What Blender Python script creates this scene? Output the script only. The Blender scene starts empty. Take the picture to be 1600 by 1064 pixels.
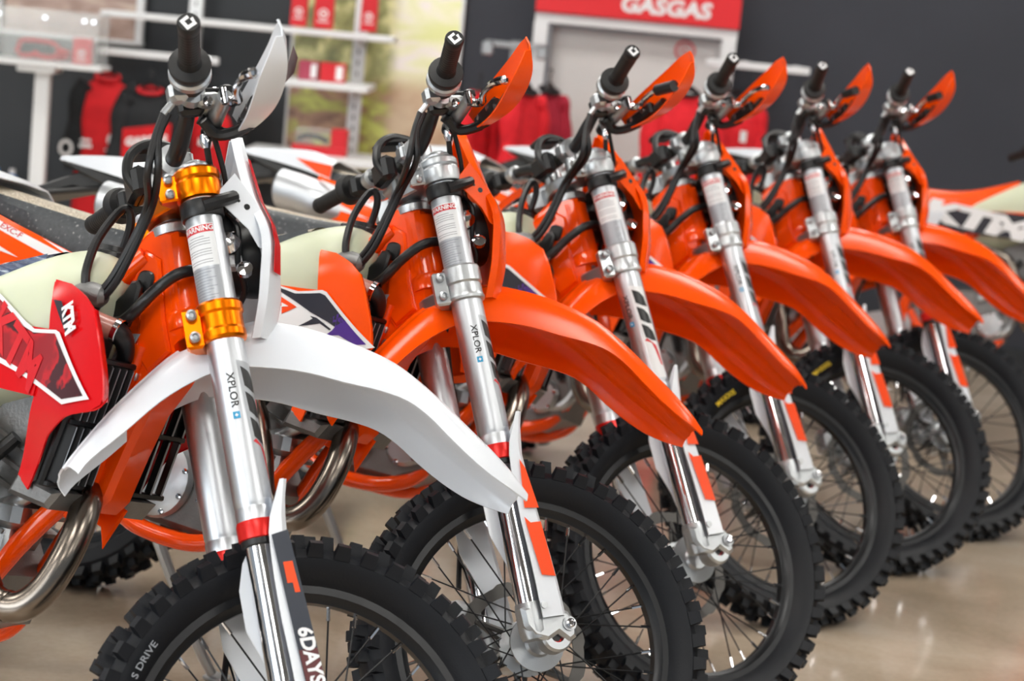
import bpy, bmesh, math, random
from mathutils import Matrix, Vector, noise
PI = math.pi
random.seed(7)
SC = bpy.context.scene
COL = SC.collection

# ------------------------------------------------------------------ camera
CAM_H, PITCH, ROLL, FPX = 1.4422, 0.14617, 0.09404, 3463.4
fw = Vector((0, math.cos(PITCH), -math.sin(PITCH)))
up = Vector((0, math.sin(PITCH), math.cos(PITCH)))
rt = Vector((1, 0, 0))
r2 = rt * math.cos(ROLL) + up * math.sin(ROLL)
u2 = up * math.cos(ROLL) - rt * math.sin(ROLL)
cd = bpy.data.cameras.new('camera')
cam = bpy.data.objects.new('camera', cd)
COL.objects.link(cam)
cam.matrix_world = Matrix(((r2.x, u2.x, -fw.x, 0), (r2.y, u2.y, -fw.y, 0), (r2.z, u2.z, -fw.z, CAM_H), (0, 0, 0, 1)))
cd.sensor_width = 36
cd.lens = FPX / 1600 * 36
cd.clip_start = .05
cd.dof.use_dof = True
cd.dof.focus_distance = 3.75
cd.dof.aperture_fstop = 4.5
SC.camera = cam
# ------------------------------------------------------------------ world + exposure
w = bpy.data.worlds.new('world')
SC.world = w
w.use_nodes = True
w.node_tree.nodes['Background'].inputs[0].default_value = (.80, .90, 1, 1)
w.node_tree.nodes['Background'].inputs[1].default_value = .42
SC.view_settings.view_transform = 'Standard'
SC.view_settings.look = 'None'
SC.view_settings.exposure = 0.0
SC.view_settings.gamma = 1
SC.view_settings.use_curve_mapping = False
CEIL = 3.5
LAMP_E = 17.5


# added fill lamp, behind and left of the camera, in place of unseen daylight
def area(name, loc, rot, sx, sy, e, c):
    l = bpy.data.lights.new(name, 'AREA')
    l.shape = 'RECTANGLE'; l.size = sx; l.size_y = sy; l.energy = e; l.color = c
    o = bpy.data.objects.new(name, l); COL.objects.link(o); o.location = loc; o.rotation_euler = rot
    return o


area('added_daylight_fill', (-5.5, -3.0, 2.0), (math.radians(78), 0, math.radians(-52)), 5, 2.6, 260, (.9, .96, 1))


# ------------------------------------------------------------------ materials
def lin(c):
    return tuple((v / 12.92 if v <= .04045 else ((v + .055) / 1.055) ** 2.4) for v in [x / 255 for x in c])


def mat(name, rgb, rough=.5, metal=0.0, coat=0.0, trans=0.0, spec=.5, emit=0, nz=0.0, nscale=30, bump=0.0, bscale=200, alpha=1, sss=0, rvar=.06):
    m = bpy.data.materials.new(name); m.use_nodes = True
    nt = m.node_tree; b = nt.nodes['Principled BSDF']
    c = lin(rgb) + (1,)
    b.inputs['Base Color'].default_value = c
    b.inputs['Roughness'].default_value = rough
    b.inputs['Metallic'].default_value = metal
    b.inputs['Coat Weight'].default_value = coat
    b.inputs['Coat Roughness'].default_value = .06
    b.inputs['Transmission Weight'].default_value = trans
    b.inputs['Specular IOR Level'].default_value = spec
    b.inputs['Alpha'].default_value = alpha
    if sss:
        b.inputs['Subsurface Weight'].default_value = sss
        b.inputs['Subsurface Radius'].default_value = (.03, .03, .02)
    if emit:
        b.inputs['Emission Color'].default_value = c
        b.inputs['Emission Strength'].default_value = emit
    tc = nt.nodes.new('ShaderNodeTexCoord')
    n = nt.nodes.new('ShaderNodeTexNoise'); n.inputs['Scale'].default_value = nscale; n.inputs['Detail'].default_value = 4
    nt.links.new(tc.outputs['Object'], n.inputs['Vector'])
    if nz:
        mx = nt.nodes.new('ShaderNodeMix'); mx.data_type = 'RGBA'
        mx.inputs[6].default_value = tuple(max(0, v * (1 - nz)) for v in c[:3]) + (1,)
        mx.inputs[7].default_value = tuple(min(1, v * (1 + nz)) for v in c[:3]) + (1,)
        nt.links.new(n.outputs['Fac'], mx.inputs[0]); nt.links.new(mx.outputs[2], b.inputs['Base Color'])
    mr = nt.nodes.new('ShaderNodeMapRange')
    mr.inputs[3].default_value = max(.02, rough - rvar); mr.inputs[4].default_value = min(1, rough + rvar)
    nt.links.new(n.outputs['Fac'], mr.inputs[0]); nt.links.new(mr.outputs[0], b.inputs['Roughness'])
    if bump:
        n2 = nt.nodes.new('ShaderNodeTexNoise'); n2.inputs['Scale'].default_value = bscale; n2.inputs['Detail'].default_value = 3
        nt.links.new(tc.outputs['Object'], n2.inputs['Vector'])
        bp = nt.nodes.new('ShaderNodeBump'); bp.inputs['Strength'].default_value = bump; bp.inputs['Distance'].default_value = .01
        nt.links.new(n2.outputs['Fac'], bp.inputs['Height']); nt.links.new(bp.outputs[0], b.inputs['Normal'])
    return m


ORANGE = (255, 84, 2)
MT = dict(
    orange=mat('orange_plastic', ORANGE, .20, coat=.0, spec=.27, rvar=.01),
    frame=mat('orange_frame_paint', (250, 78, 2), .16, coat=.3, spec=.3, rvar=.01),
    white=mat('white_plastic', (224, 229, 236), .28, coat=.1, rvar=.01),
    red=mat('red_plastic', (206, 8, 16), .2, coat=.0, spec=.4, rvar=.01),
    black=mat('black_plastic', (15, 16, 18), .38, nz=.2),
    rubber=mat('black_rubber', (15, 16, 19), .42, nz=.25, nscale=14, bump=.05, bscale=300),
    tire=mat('tire_rubber', (17, 20, 26), .52, nz=.3, nscale=9, bump=.06, bscale=260, spec=.3),
    grip=mat('grip_rubber', (13, 13, 14), .5, bump=.15, bscale=900),
    rim=mat('black_anodised_rim', (20, 22, 26), .34, metal=.3),
    silver=mat('brushed_aluminium', (200, 204, 209), .40, metal=1, rvar=.01),
    cast=mat('cast_aluminium', (188, 192, 195), .36, metal=.9, nz=.1, bump=.06, bscale=400),
    engine=mat('engine_casting', (128, 128, 128), .48, metal=.8, nz=.25, nscale=20, bump=.1),
    chrome=mat('chrome', (215, 215, 218), .09, metal=1),
    discsteel=mat('brake_disc_steel', (92, 90, 88), .42, metal=.8),
    steel=mat('exhaust_steel', (126, 118, 110), .24, metal=1, nz=.25, nscale=9),
    goldorange=mat('orange_anodised', (240, 122, 10), .3, metal=1, rvar=.01),
    ring=mat('red_anodised', (214, 28, 22), .3, metal=.35),
    tank=mat('translucent_tank_plastic', (200, 206, 180), .42, sss=.3, nz=.05, nscale=5),
    seat=mat('charcoal_seat_cover', (62, 65, 70), .55, nz=.12, bump=.12, bscale=700),
    sparkle=None,
    label=mat('white_sticker', (226, 228, 230), .42),
    greylabel_glint=mat('grey_sticker_and_glint', (168, 172, 178), .4, metal=.4),
    ink=mat('black_ink', (8, 8, 12), .4),
    greyink=mat('grey_ink', (120, 124, 130), .5),
    redink=mat('red_ink', (206, 22, 34), .4),
    orangeink=mat('orange_ink', (244, 74, 8), .3, spec=.3),
    purple=mat('purple_ink', (74, 26, 138), .35, coat=.3),
    dark=mat('near_black_ink', (22, 18, 34), .35, coat=.3),
    navy=mat('navy_ink', (16, 28, 46), .35, coat=.3),
    darkred=mat('dark_red_ink', (84, 12, 20), .35, coat=.3),
    whiteink=mat('white_ink', (236, 236, 238), .35, coat=.3),
    cyan=mat('cyan_ink', (40, 150, 196), .4),
    yellow=mat('yellow_ink', (238, 206, 20), .5),
    clearwrap=None,
    carbsleeve=mat('dusky_silicone_sleeve', (176, 120, 108), .35, coat=.3),
)


def noisemix(name, cols, scale, rough=.4, detail=6, metal=0, coat=0, emit=0, bump=0, stretch=(1, 1, 1)):
    m = bpy.data.materials.new(name); m.use_nodes = True
    nt = m.node_tree; b = nt.nodes['Principled BSDF']; b.inputs['Roughness'].default_value = rough
    b.inputs['Metallic'].default_value = metal; b.inputs['Coat Weight'].default_value = coat
    tc = nt.nodes.new('ShaderNodeTexCoord'); mp = nt.nodes.new('ShaderNodeMapping'); mp.inputs['Scale'].default_value = stretch
    n = nt.nodes.new('ShaderNodeTexNoise'); n.inputs['Scale'].default_value = scale; n.inputs['Detail'].default_value = detail
    nt.links.new(tc.outputs['Object'], mp.inputs[0]); nt.links.new(mp.outputs[0], n.inputs['Vector'])
    r = nt.nodes.new('ShaderNodeValToRGB'); e = r.color_ramp.elements
    e[0].position, e[0].color = cols[0][0], lin(cols[0][1]) + (1,)
    e[1].position, e[1].color = cols[-1][0], lin(cols[-1][1]) + (1,)
    for p, c in cols[1:-1]:
        k = e.new(p); k.color = lin(c) + (1,)
    nt.links.new(n.outputs['Fac'], r.inputs[0]); nt.links.new(r.outputs[0], b.inputs['Base Color'])
    if emit:
        nt.links.new(r.outputs[0], b.inputs['Emission Color']); b.inputs['Emission Strength'].default_value = emit
    if bump:
        bp = nt.nodes.new('ShaderNodeBump'); bp.inputs['Strength'].default_value = bump; bp.inputs['Distance'].default_value = .01
        nt.links.new(n.outputs['Fac'], bp.inputs['Height']); nt.links.new(bp.outputs[0], b.inputs['Normal'])
    return m


MT['sparkle'] = noisemix('wrapped_seat_painted_sparkle', [(.44, (176, 160, 132)), (.5, (128, 118, 102)), (.57, (245, 236, 220))], 260, .3, 2, metal=.4, bump=.3)  # tan speckled seat top, sparkle of its wrap painted in as pale flecks
MT['clearwrap'] = noisemix('blue_seat_in_clear_film', [(.4, (30, 42, 78)), (.55, (62, 76, 112)), (.64, (190, 200, 214))], 14, .12, 4, coat=1, bump=.6, stretch=(1, 3, 6))
MT['camo'] = noisemix('dark_red_camouflage', [(.42, (64, 12, 18)), (.46, (60, 12, 20)), (.5, (196, 16, 28)), (.6, (150, 14, 24))], 17, .3, 3, coat=.4)
MT['speckseat'] = noisemix('speckled_charcoal_seat', [(.3, (46, 50, 54)), (.66, (60, 64, 68)), (.72, (150, 150, 150))], 120, .45, 2)
MT['wall'] = noisemix('charcoal_wall_paint', [(.3, (42, 45, 54)), (.7, (49, 52, 62))], 1.6, .55, 5)
MT['darkwall'] = noisemix('black_slat_wall_paint', [(.3, (30, 34, 38)), (.7, (37, 41, 46))], 2.2, .5, 5)
MT['pano'] = None


# ------------------------------------------------------------------ mesh builder
def cat(pts, n=6, closed=False):
    """Catmull-Rom through points."""
    P = [Vector(p) for p in pts]; out = []
    m = len(P)
    rng = range(m if closed else m - 1)
    for i in rng:
        if closed:
            a, b, c, d = P[(i - 1) % m], P[i], P[(i + 1) % m], P[(i + 2) % m]
        else:
            a = P[i - 1] if i > 0 else P[0] * 2 - P[1]
            b, c = P[i], P[i + 1]
            d = P[i + 2] if i + 2 < m else P[-1] * 2 - P[-2]
        for k in range(n):
            t = k / n
            out.append(.5 * ((2 * b) + (c - a) * t + (2 * a - 5 * b + 4 * c - d) * t * t + (3 * b - a - 3 * c + d) * t ** 3))
    if not closed:
        out.append(P[-1])
    return out


def resample(pts, n):
    P = [Vector(p) for p in pts]
    L = [0]
    for a, b in zip(P, P[1:]):
        L.append(L[-1] + (b - a).length)
    out = []
    j = 0
    for i in range(n):
        t = L[-1] * i / (n - 1)
        while j < len(L) - 2 and L[j + 1] < t:
            j += 1
        d = L[j + 1] - L[j]
        out.append(P[j].lerp(P[j + 1], 0 if d < 1e-9 else min(1, (t - L[j]) / d)))
    return out


class G:
    def __init__(s):
        s.v = []; s.f = []; s.m = []; s.mats = []; s.cur = 0

    def mat(s, name):
        m = MT[name] if isinstance(name, str) else name
        if m not in s.mats:
            s.mats.append(m)
        s.cur = s.mats.index(m)
        return s

    def add(s, vs, fs):
        o = len(s.v)
        s.v += [tuple(v) for v in vs]
        for f in fs:
            s.f.append(tuple(i + o for i in f)); s.m.append(s.cur)

    def loft(s, rings, closed=True, caps=True, loop=False):
        n = len(rings[0]); vs = [p for r in rings for p in r]; fs = []
        R = len(rings)
        for i in range(R if loop else R - 1):
            a, b = i * n, ((i + 1) % R) * n
            for k in range(n if closed else n - 1):
                k2 = (k + 1) % n
                fs.append((a + k, a + k2, b + k2, b + k))
        if caps and closed and not loop:
            fs.append(tuple(range(n))[::-1]); fs.append(tuple(range((R - 1) * n, R * n)))
        s.add(vs, fs)

    def tube(s, pts, r, n=10, caps=True, flat=None):
        P = [Vector(p) for p in pts]; R = r if isinstance(r, (list, tuple)) else [r] * len(P)
        if len(R) != len(P):
            R = [R[0] + (R[-1] - R[0]) * i / (len(P) - 1) for i in range(len(P))]
        t0 = (P[1] - P[0]).normalized()
        nrm = t0.orthogonal().normalized()
        rings = []
        for i, p in enumerate(P):
            t = (P[min(i + 1, len(P) - 1)] - P[max(i - 1, 0)]).normalized()
            nrm = (nrm - t * nrm.dot(t))
            nrm = nrm.normalized() if nrm.length > 1e-6 else t.orthogonal().normalized()
            b = t.cross(nrm)
            rings.append([p + (nrm * math.cos(2 * PI * k / n) + b * math.sin(2 * PI * k / n)) * R[i] for k in range(n)])
        s.loft(rings, True, caps)

    def cyl(s, p0, p1, r0, r1=None, n=16, caps=True):
        s.tube([p0, p1], [r0, r0 if r1 is None else r1], n, caps)

    def lathe(s, prof, org, ax, n=32, closed=False):
        """prof: (radius, height) along ax."""
        ax = Vector(ax).normalized(); u = ax.orthogonal().normalized(); v = ax.cross(u); o = Vector(org)
        rings = [[o + ax * h + (u * math.cos(2 * PI * k / n) + v * math.sin(2 * PI * k / n)) * max(r, 1e-4) for k in range(n)] for r, h in prof]
        s.loft(rings, True, not closed, closed)

    def box(s, c, d, R=None, bev=0):
        c = Vector(c); x, y, z = [k / 2 for k in d]
        if bev:
            e = bev
            prof = [(x - e, y), (x, y - e), (x, -y + e), (x - e, -y), (-x + e, -y), (-x, -y + e), (-x, y - e), (-x + e, y)]
            rings = []
            for zz, q in ((-z, e), (-z + e, 0), (z - e, 0), (z, e)):
                rings.append([Vector((a - math.copysign(q, a), b - math.copysign(q, b), zz)) for a, b in prof])
            if R:
                rings = [[R @ p for p in r] for r in rings]
            s.loft([[c + p for p in r] for r in rings])
            return
        vs = [Vector((a * x, b * y, g * z)) for a in (-1, 1) for b in (-1, 1) for g in (-1, 1)]
        if R:
            vs = [R @ p for p in vs]
        s.add([c + p for p in vs], [(0, 1, 3, 2), (4, 6, 7, 5), (0, 4, 5, 1), (2, 3, 7, 6), (0, 2, 6, 4), (1, 5, 7, 3)])

    def prism(s, poly, fn, h0, h1):
        """poly 2D, fn(a,b,h)->3D, between h0 and h1."""
        n = len(poly)
        A = [fn(a, b, h0) for a, b in poly]; B = [fn(a, b, h1) for a, b in poly]
        s.loft([A, B])

    def sheet(s, A, B, fn, nx, ny, thick=.003, rev=False):
        """ruled panel between polylines A and B (2D), fn(a,b)->3D, with thickness."""
        ra, rb = resample([(a, b, 0) for a, b in A], nx), resample([(a, b, 0) for a, b in B], nx)
        g = [[Vector(fn(*(ra[i].lerp(rb[i], j / (ny - 1))).xy)) for j in range(ny)] for i in range(nx)]
        s.surf(g, thick, rev)

    def surf(s, g, thick, rev=False):
        nx, ny = len(g), len(g[0])
        N = []
        for i in range(nx):
            for j in range(ny):
                du = g[min(i + 1, nx - 1)][j] - g[max(i - 1, 0)][j]; dv = g[i][min(j + 1, ny - 1)] - g[i][max(j - 1, 0)]
                k = du.cross(dv)
                if k.length < 1e-12:
                    k = Vector((0, 1, 0))
                N.append(k.normalized() * (thick if not rev else -thick))
        V = [p for r in g for p in r]; W = [p + q for p, q in zip(V, N)]
        n = len(V); fs = []
        for i in range(nx - 1):
            for j in range(ny - 1):
                a = i * ny + j
                fs.append((a, a + 1, a + ny + 1, a + ny)); fs.append((n + a, n + a + ny, n + a + ny + 1, n + a + 1))
        for i in range(nx - 1):
            for j in (0, ny - 1):
                a = i * ny + j; fs.append((a, a + ny, n + a + ny, n + a) if j == 0 else (a, n + a, n + a + ny, a + ny))
        for j in range(ny - 1):
            for i in (0, nx - 1):
                a = i * ny + j; fs.append((a, n + a, n + a + 1, a + 1) if i == 0 else (a, a + 1, n + a + 1, n + a))
        s.add(V + W, fs)

    def poly(s, pts, fn, mx=.02):
        """flat decal polygon mapped through fn(a,b)->3D with a grid fan for curvature."""
        bm = bmesh.new()
        vs = [bm.verts.new((a, b, 0)) for a, b in pts]
        bm.faces.new(vs)
        bmesh.ops.triangulate(bm, faces=bm.faces[:])
        for _ in range(2 if mx > .016 else 5):
            bmesh.ops.subdivide_edges(bm, edges=[e for e in bm.edges if e.calc_length() > mx], cuts=1, use_grid_fill=False)
            bmesh.ops.triangulate(bm, faces=bm.faces[:])
        bm.verts.index_update()
        s.add([fn(v.co.x, v.co.y) for v in bm.verts], [tuple(v.index for v in f.verts) for f in bm.faces])
        bm.free()

    def text(s, body, size, fn, shear=0, bold=0, sx=1.0, res=3):
        vs, fs = textmesh(body, size, bold, res)
        s.add([fn(x * sx + y * shear, y) for x, y in vs], fs)

    def xf(s, M):
        s.v = [tuple(M @ Vector(v)) for v in s.v]
        return s

    def mesh(s, name, sharp=30, flip=True):
        me = bpy.data.meshes.new(name)
        me.from_pydata(s.v, [], s.f)
        for m in s.mats:
            me.materials.append(m)
        me.polygons.foreach_set('material_index', s.m)
        me.polygons.foreach_set('use_smooth', [True] * len(s.f))
        if flip:
            bm = bmesh.new(); bm.from_mesh(me)
            bmesh.ops.recalc_face_normals(bm, faces=bm.faces[:])
            bm.to_mesh(me); bm.free()
        me.set_sharp_from_angle(angle=math.radians(sharp))
        me.update()
        return me


_TX = {}


def textmesh(body, size, bold=0, res=3):
    k = (body, size, bold, res)
    if k not in _TX:
        c = bpy.data.curves.new('t', 'FONT'); c.body = body; c.size = size; c.offset = bold; c.resolution_u = res
        c.align_x = 'CENTER'; c.align_y = 'CENTER'
        o = bpy.data.objects.new('t', c); COL.objects.link(o)
        dg = bpy.context.evaluated_depsgraph_get(); me = o.evaluated_get(dg).to_mesh()
        _TX[k] = ([(v.co.x, v.co.y) for v in me.vertices], [tuple(p.vertices) for p in me.polygons])
        o.evaluated_get(dg).to_mesh_clear()
        bpy.data.objects.remove(o); bpy.data.curves.remove(c)
    return _TX[k]


def obj(name, me, parent=None, M=None, **tags):
    o = bpy.data.objects.new(name, me); COL.objects.link(o)
    if parent:
        o.parent = parent
    if M is not None:
        o.matrix_local = M
    for k, v in tags.items():
        o[k] = v
    return o


def thing(name, label, category, loc=(0, 0, 0), M=None, group=None):
    o = bpy.data.objects.new(name, None); COL.objects.link(o); o.empty_display_size = .1
    o.location = loc
    if M is not None:
        o.matrix_world = M
    o['label'] = label; o['category'] = category
    if group:
        o['group'] = group
    return o


def offset2(poly, d):
    n = len(poly); out = []
    A = sum(poly[i][0] * poly[(i + 1) % n][1] - poly[(i + 1) % n][0] * poly[i][1] for i in range(n))
    sg = 1 if A > 0 else -1
    for i in range(n):
        p, q, r = Vector(poly[i - 1]), Vector(poly[i]), Vector(poly[(i + 1) % n])
        a = (q - p).normalized(); b = (r - q).normalized()
        na = Vector((-a.y, a.x)) * sg; nb = Vector((-b.y, b.x)) * sg
        m = (na + nb)
        m = m.normalized() if m.length > 1e-5 else na
        k = d / max(.4, m.dot(na))
        out.append(tuple(q + m * k))
    return out


def slab(g, poly, fn, h0, h1, bev=.004):
    """extruded outline with bevelled rims."""
    i = offset2(poly, bev); s = bev if h1 > h0 else -bev
    g.loft([[fn(a, b, h0) for a, b in i], [fn(a, b, h0 + s) for a, b in poly], [fn(a, b, h1 - s) for a, b in poly], [fn(a, b, h1) for a, b in i]])


def smooth01(t):
    t = max(0, min(1, t)); return t * t * (3 - 2 * t)


# ================================================================= SETTING
def W3(x, y, z):
    return Vector((x, y, z))


YW = 10.4
# floor: polished concrete
fm = bpy.data.materials.new('polished_concrete'); fm.use_nodes = True
nt = fm.node_tree; b = nt.nodes['Principled BSDF']
tc = nt.nodes.new('ShaderNodeTexCoord'); n1 = nt.nodes.new('ShaderNodeTexNoise'); n1.inputs['Scale'].default_value = 1.3; n1.inputs['Detail'].default_value = 8; n1.inputs['Roughness'].default_value = .62; n1.inputs['Distortion'].default_value = .6
r = nt.nodes.new('ShaderNodeValToRGB'); e = r.color_ramp.elements
e[0].position = .3; e[0].color = lin((168, 150, 128)) + (1,); e[1].position = .72; e[1].color = lin((212, 198, 180)) + (1,)
k = e.new(.5); k.color = lin((194, 176, 155)) + (1,)
n2 = nt.nodes.new('ShaderNodeTexNoise'); n2.inputs['Scale'].default_value = 60; n2.inputs['Detail'].default_value = 5
mx = nt.nodes.new('ShaderNodeMix'); mx.data_type = 'RGBA'; mx.blend_type = 'MULTIPLY'; mx.inputs[0].default_value = .25
mr = nt.nodes.new('ShaderNodeMapRange'); mr.inputs[3].default_value = .10; mr.inputs[4].default_value = .26
nt.links.new(tc.outputs['Object'], n1.inputs['Vector']); nt.links.new(tc.outputs['Object'], n2.inputs['Vector'])
nt.links.new(n1.outputs['Fac'], r.inputs[0]); nt.links.new(r.outputs[0], mx.inputs[6]); nt.links.new(n2.outputs['Fac'], mx.inputs[7])
nt.links.new(mx.outputs[2], b.inputs['Base Color']); nt.links.new(n1.outputs['Fac'], mr.inputs[0]); nt.links.new(mr.outputs[0], b.inputs['Roughness'])
b.inputs['Coat Weight'].default_value = .35; b.inputs['Coat Roughness'].default_value = .08
MT['floor'] = fm


def struct(name, g, **k):
    return obj(name, g.mesh(name), None, None, kind='structure', **k)


g = G().mat('floor'); g.box((0, 3.5, -.05), (22, 14.4, .1)); struct('floor', g)
g = G().mat('wall'); g.box((5.35, YW + .1, CEIL / 2), (11.4, .2, CEIL)); struct('wall_back', g)
g = G().mat('darkwall'); g.box((-5.675, YW + .1, CEIL / 2), (10.65, .2, CEIL)); struct('wall_left', g)
g = G().mat('darkwall'); g.box((11.0, 3.5, CEIL / 2), (.2, 14, CEIL)); struct('wall_right', g)
MT['ceil'] = mat('ceiling_tile', (120, 122, 124), .9)
g = G().mat('ceil'); g.box((0, 3.5, CEIL + .06), (22, 14.4, .12)); struct('ceiling', g)
g = G().mat('darkwall'); g.box((0, YW - .01, .05), (22, .02, .1), bev=.004); struct('baseboard_back', g)
MT['lamp'] = mat('light_diffuser', (255, 252, 246), .5, emit=LAMP_E)
MT['lampframe'] = mat('lamp_frame', (230, 230, 230), .4)
fr = G().mat('lampframe')
for a, bb, c, d in ((0, .31, 1.28, .02), (0, -.31, 1.28, .02), (.64, 0, .02, .6), (-.64, 0, .02, .6)):
    fr.box((a, bb, 0), (c, d, .05))
fr = fr.mesh('lamp_frame')
df = G().mat('lamp'); df.box((0, 0, .0), (1.25, .59, .02)); df = df.mesh('diffuser')
for i, x in enumerate((-7, -3.9, -.8, 2.3, 5.4)):
    for j, y in enumerate((-1.6, 1.0, 3.6, 6.2, 8.8)):
        t = thing('ceiling_light', 'flush white ceiling light panel, %s column from the left, %s row from the camera end' % (('first', 'second', 'third', 'fourth', 'fifth')[i], ('first', 'second', 'third', 'fourth', 'fifth')[j]), 'light', (x, y, CEIL - .03), group='ceiling light panels above the showroom')
        obj('frame', fr, t); obj('diffuser', df, t)

# ================================================================= MOTORCYCLE
RAKE = math.radians(26.5)
WB = 1.482
OFFA, OFFL = .057, .022
Bm = Matrix(((math.cos(RAKE), 0, -math.sin(RAKE)), (0, 1, 0), (math.sin(RAKE), 0, math.cos(RAKE))))
OV = Vector((WB, 0, .345)) - Bm @ Vector((OFFA, 0, 0))
_MC = {}


def cached(key, fn):
    if key not in _MC:
        _MC[key] = fn()
    return _MC[key]


# ---- wheel pieces, axis = Y, centred on the origin
def tire_mesh(R, half, rimr, nk, front, words=None):
    g = G().mat('tire')
    c = R - .013
    prof = [(rimr - .002, -.016), (rimr + .004, -half * .5), (rimr + .02, -half * .86), (rimr + (c - rimr) * .6, -half * .97), (c - .012, -half * .8), (c - .003, -half * .45), (c, 0)]
    prof = prof + [(a, -h) for a, h in prof[:-1][::-1]] + [(rimr - .006, .012), (rimr - .006, -.012)]
    g.lathe([(a, h) for a, h in prof], (0, 0, 0), (0, 1, 0), 72, True)
    rows = [(-.92, -34, 0, .28, .45), (.92, 34, 0, .28, .45), (-.50, -12, .5, .28, .40), (.50, 12, .5, .28, .40), (-.13, 0, 0, .24, .40), (.13, 0, 0, .24, .40)]
    for i in range(nk):
        for u, tilt, ph, wd, ln in rows:
            if abs(u) < .2 and i % 2:
                continue
            a = 2 * PI * (i + ph) / nk
            y = u * half
            rad = c - .014 * (abs(u) ** 3) - (.004 if abs(u) > .8 else 0)
            L = 2 * PI * R / nk * ln; Wd = half * 2 * wd * .52
            er = Vector((math.cos(a), 0, math.sin(a))); et = Vector((-math.sin(a), 0, math.cos(a))); ey = Vector((0, 1, 0))
            nrm = (er * math.cos(math.radians(tilt)) + ey * math.sin(math.radians(tilt)))
            sd = (ey * math.cos(math.radians(tilt)) - er * math.sin(math.radians(tilt)))
            o = er * rad + ey * y
            r0 = [o + et * (sx * L * .6) + sd * (sy * Wd * .62) - nrm * .006 for sx, sy in ((-1, -1), (1, -1), (1, 1), (-1, 1))]
            hh = .0165
            r1 = [o + et * (sx * L * .46) + sd * (sy * Wd * .46) + nrm * hh for sx, sy in ((-1, -1), (1, -1), (1, 1), (-1, 1))]
            g.loft([r0, r1])
    for txt, m, size, ang, side, sx in (words or []):
        g.mat(m)
        rr = rimr + .018
        def fn(x, y, rr=rr, ang=ang, side=side):
            a = math.radians(ang) - side * x / rr * (1)
            q = rr + y
            return Vector((q * math.cos(a), -side * (half * .975 + .0008), q * math.sin(a)))
        g.text(txt, size, fn, bold=.0002, sx=sx)
    return g.mesh('tire', 32)


def rim_mesh(r, wd):
    g = G().mat('rim')
    p = [(r + .004, -wd), (r + .004, -wd + .004), (r - .010, -wd + .007), (r - .013, -.010), (r - .020, -.007), (r - .020, .007), (r - .013, .010), (r - .010, wd - .007), (r + .004, wd - .004), (r + .004, wd), (r - .012, wd), (r - .018, .012), (r - .025, .009), (r - .025, -.009), (r - .018, -.012), (r - .012, -wd)]
    g.lathe(p, (0, 0, 0), (0, 1, 0), 72, True)
    return g.mesh('rim')


def spoke_mesh(kind, r, hr, lat):
    side = 1 if kind % 2 else -1
    off = math.radians(52 if kind < 2 else -52)
    g = G().mat('rim' if True else 'chrome')
    p0 = Vector((hr * math.cos(off), side * lat, hr * math.sin(off)))
    p1 = Vector((r - .022, side * .003, 0))
    d = (p1 - p0).normalized()
    g.cyl(p0, p1 - d * .02, .0016, n=5)
    g.mat('chrome').cyl(p1 - d * .024, p1 + d * .004, .0034, .003, n=6)
    return g.mesh('spoke')


def hub_mesh(front):
    g = G().mat('cast')
    L = .03 if front else .04
    g.lathe([(.0, -L - .012), (.024, -L - .012), (.028, -L - .006), (.053, -L), (.053, -L + .005), (.026, -L + .014), (.022, 0), (.026, L - .014), (.053, L - .005), (.053, L), (.028, L + .006), (.024, L + .012), (0, L + .012)], (0, 0, 0), (0, 1, 0), 28)
    g.mat('black')
    for k in range(9):
        a = 2 * PI * k / 9
        for s in (-1, 1):
            g.cyl((.043 * math.cos(a), s * (L - .003), .043 * math.sin(a)), (.043 * math.cos(a), s * (L - .0002), .043 * math.sin(a)), .0042, n=8)
    return g.mesh('hub')


def disc_mesh(R, y):
    g = G().mat('discsteel')
    n = 72; ri = R * .80
    out = [(R * (1 - .035 * (1 if (k // 3) % 2 else 0))) for k in range(n)]
    A = [];
    for h in (y, y + .003):
        o = [Vector((out[k] * math.cos(2 * PI * k / n), h, out[k] * math.sin(2 * PI * k / n))) for k in range(n)]
        i = [Vector((ri * math.cos(2 * PI * k / n), h, ri * math.sin(2 * PI * k / n))) for k in range(n)]
        A.append((o, i))
    g.loft([A[0][0], A[1][0], A[1][1], A[0][1]], True, False, True)
    for k in range(6):
        a = 2 * PI * k / 6; b2 = a + .35
        g.cyl((.04 * math.cos(a), y + .0015, .04 * math.sin(a)), (ri * math.cos(b2), y + .0015, ri * math.sin(b2)), .006, n=6)
        g.cyl((.04 * math.cos(a + .5), y + .0015, .04 * math.sin(a + .5)), (ri * math.cos(b2), y + .0015, ri * math.sin(b2)), .004, n=6)
    return g.mesh('disc')


# ---- fork
def fork_fn(r, phi0, s0, ly=-.105):
    def fn(u, v):
        p = phi0 - v / r
        return Vector((OFFL + r * math.cos(p), ly - r * math.sin(p), s0 - u))
    return fn


def fork_outer(side):
    g = G().mat('silver'); y = side * .105
    g.lathe([(.0, .352), (.0296, .352), (.0296, .372), (.0286, .374), (.0286, .377), (.0292, .379), (.0296, .385), (.0296, .62), (.0290, .64), (.0285, .905), (.0272, .91), (.0272, .922), (.024, .926), (.0, .926)], (OFFL, y, 0), (0, 0, 1), 36)
    g.mat('cast')
    g.lathe([(.0, .922), (.018, .922), (.018, .93), (.010, .934), (.0, .934)], (OFFL, y, 0), (0, 0, 1), 6)
    return g.mesh('fork_tube')


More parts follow.
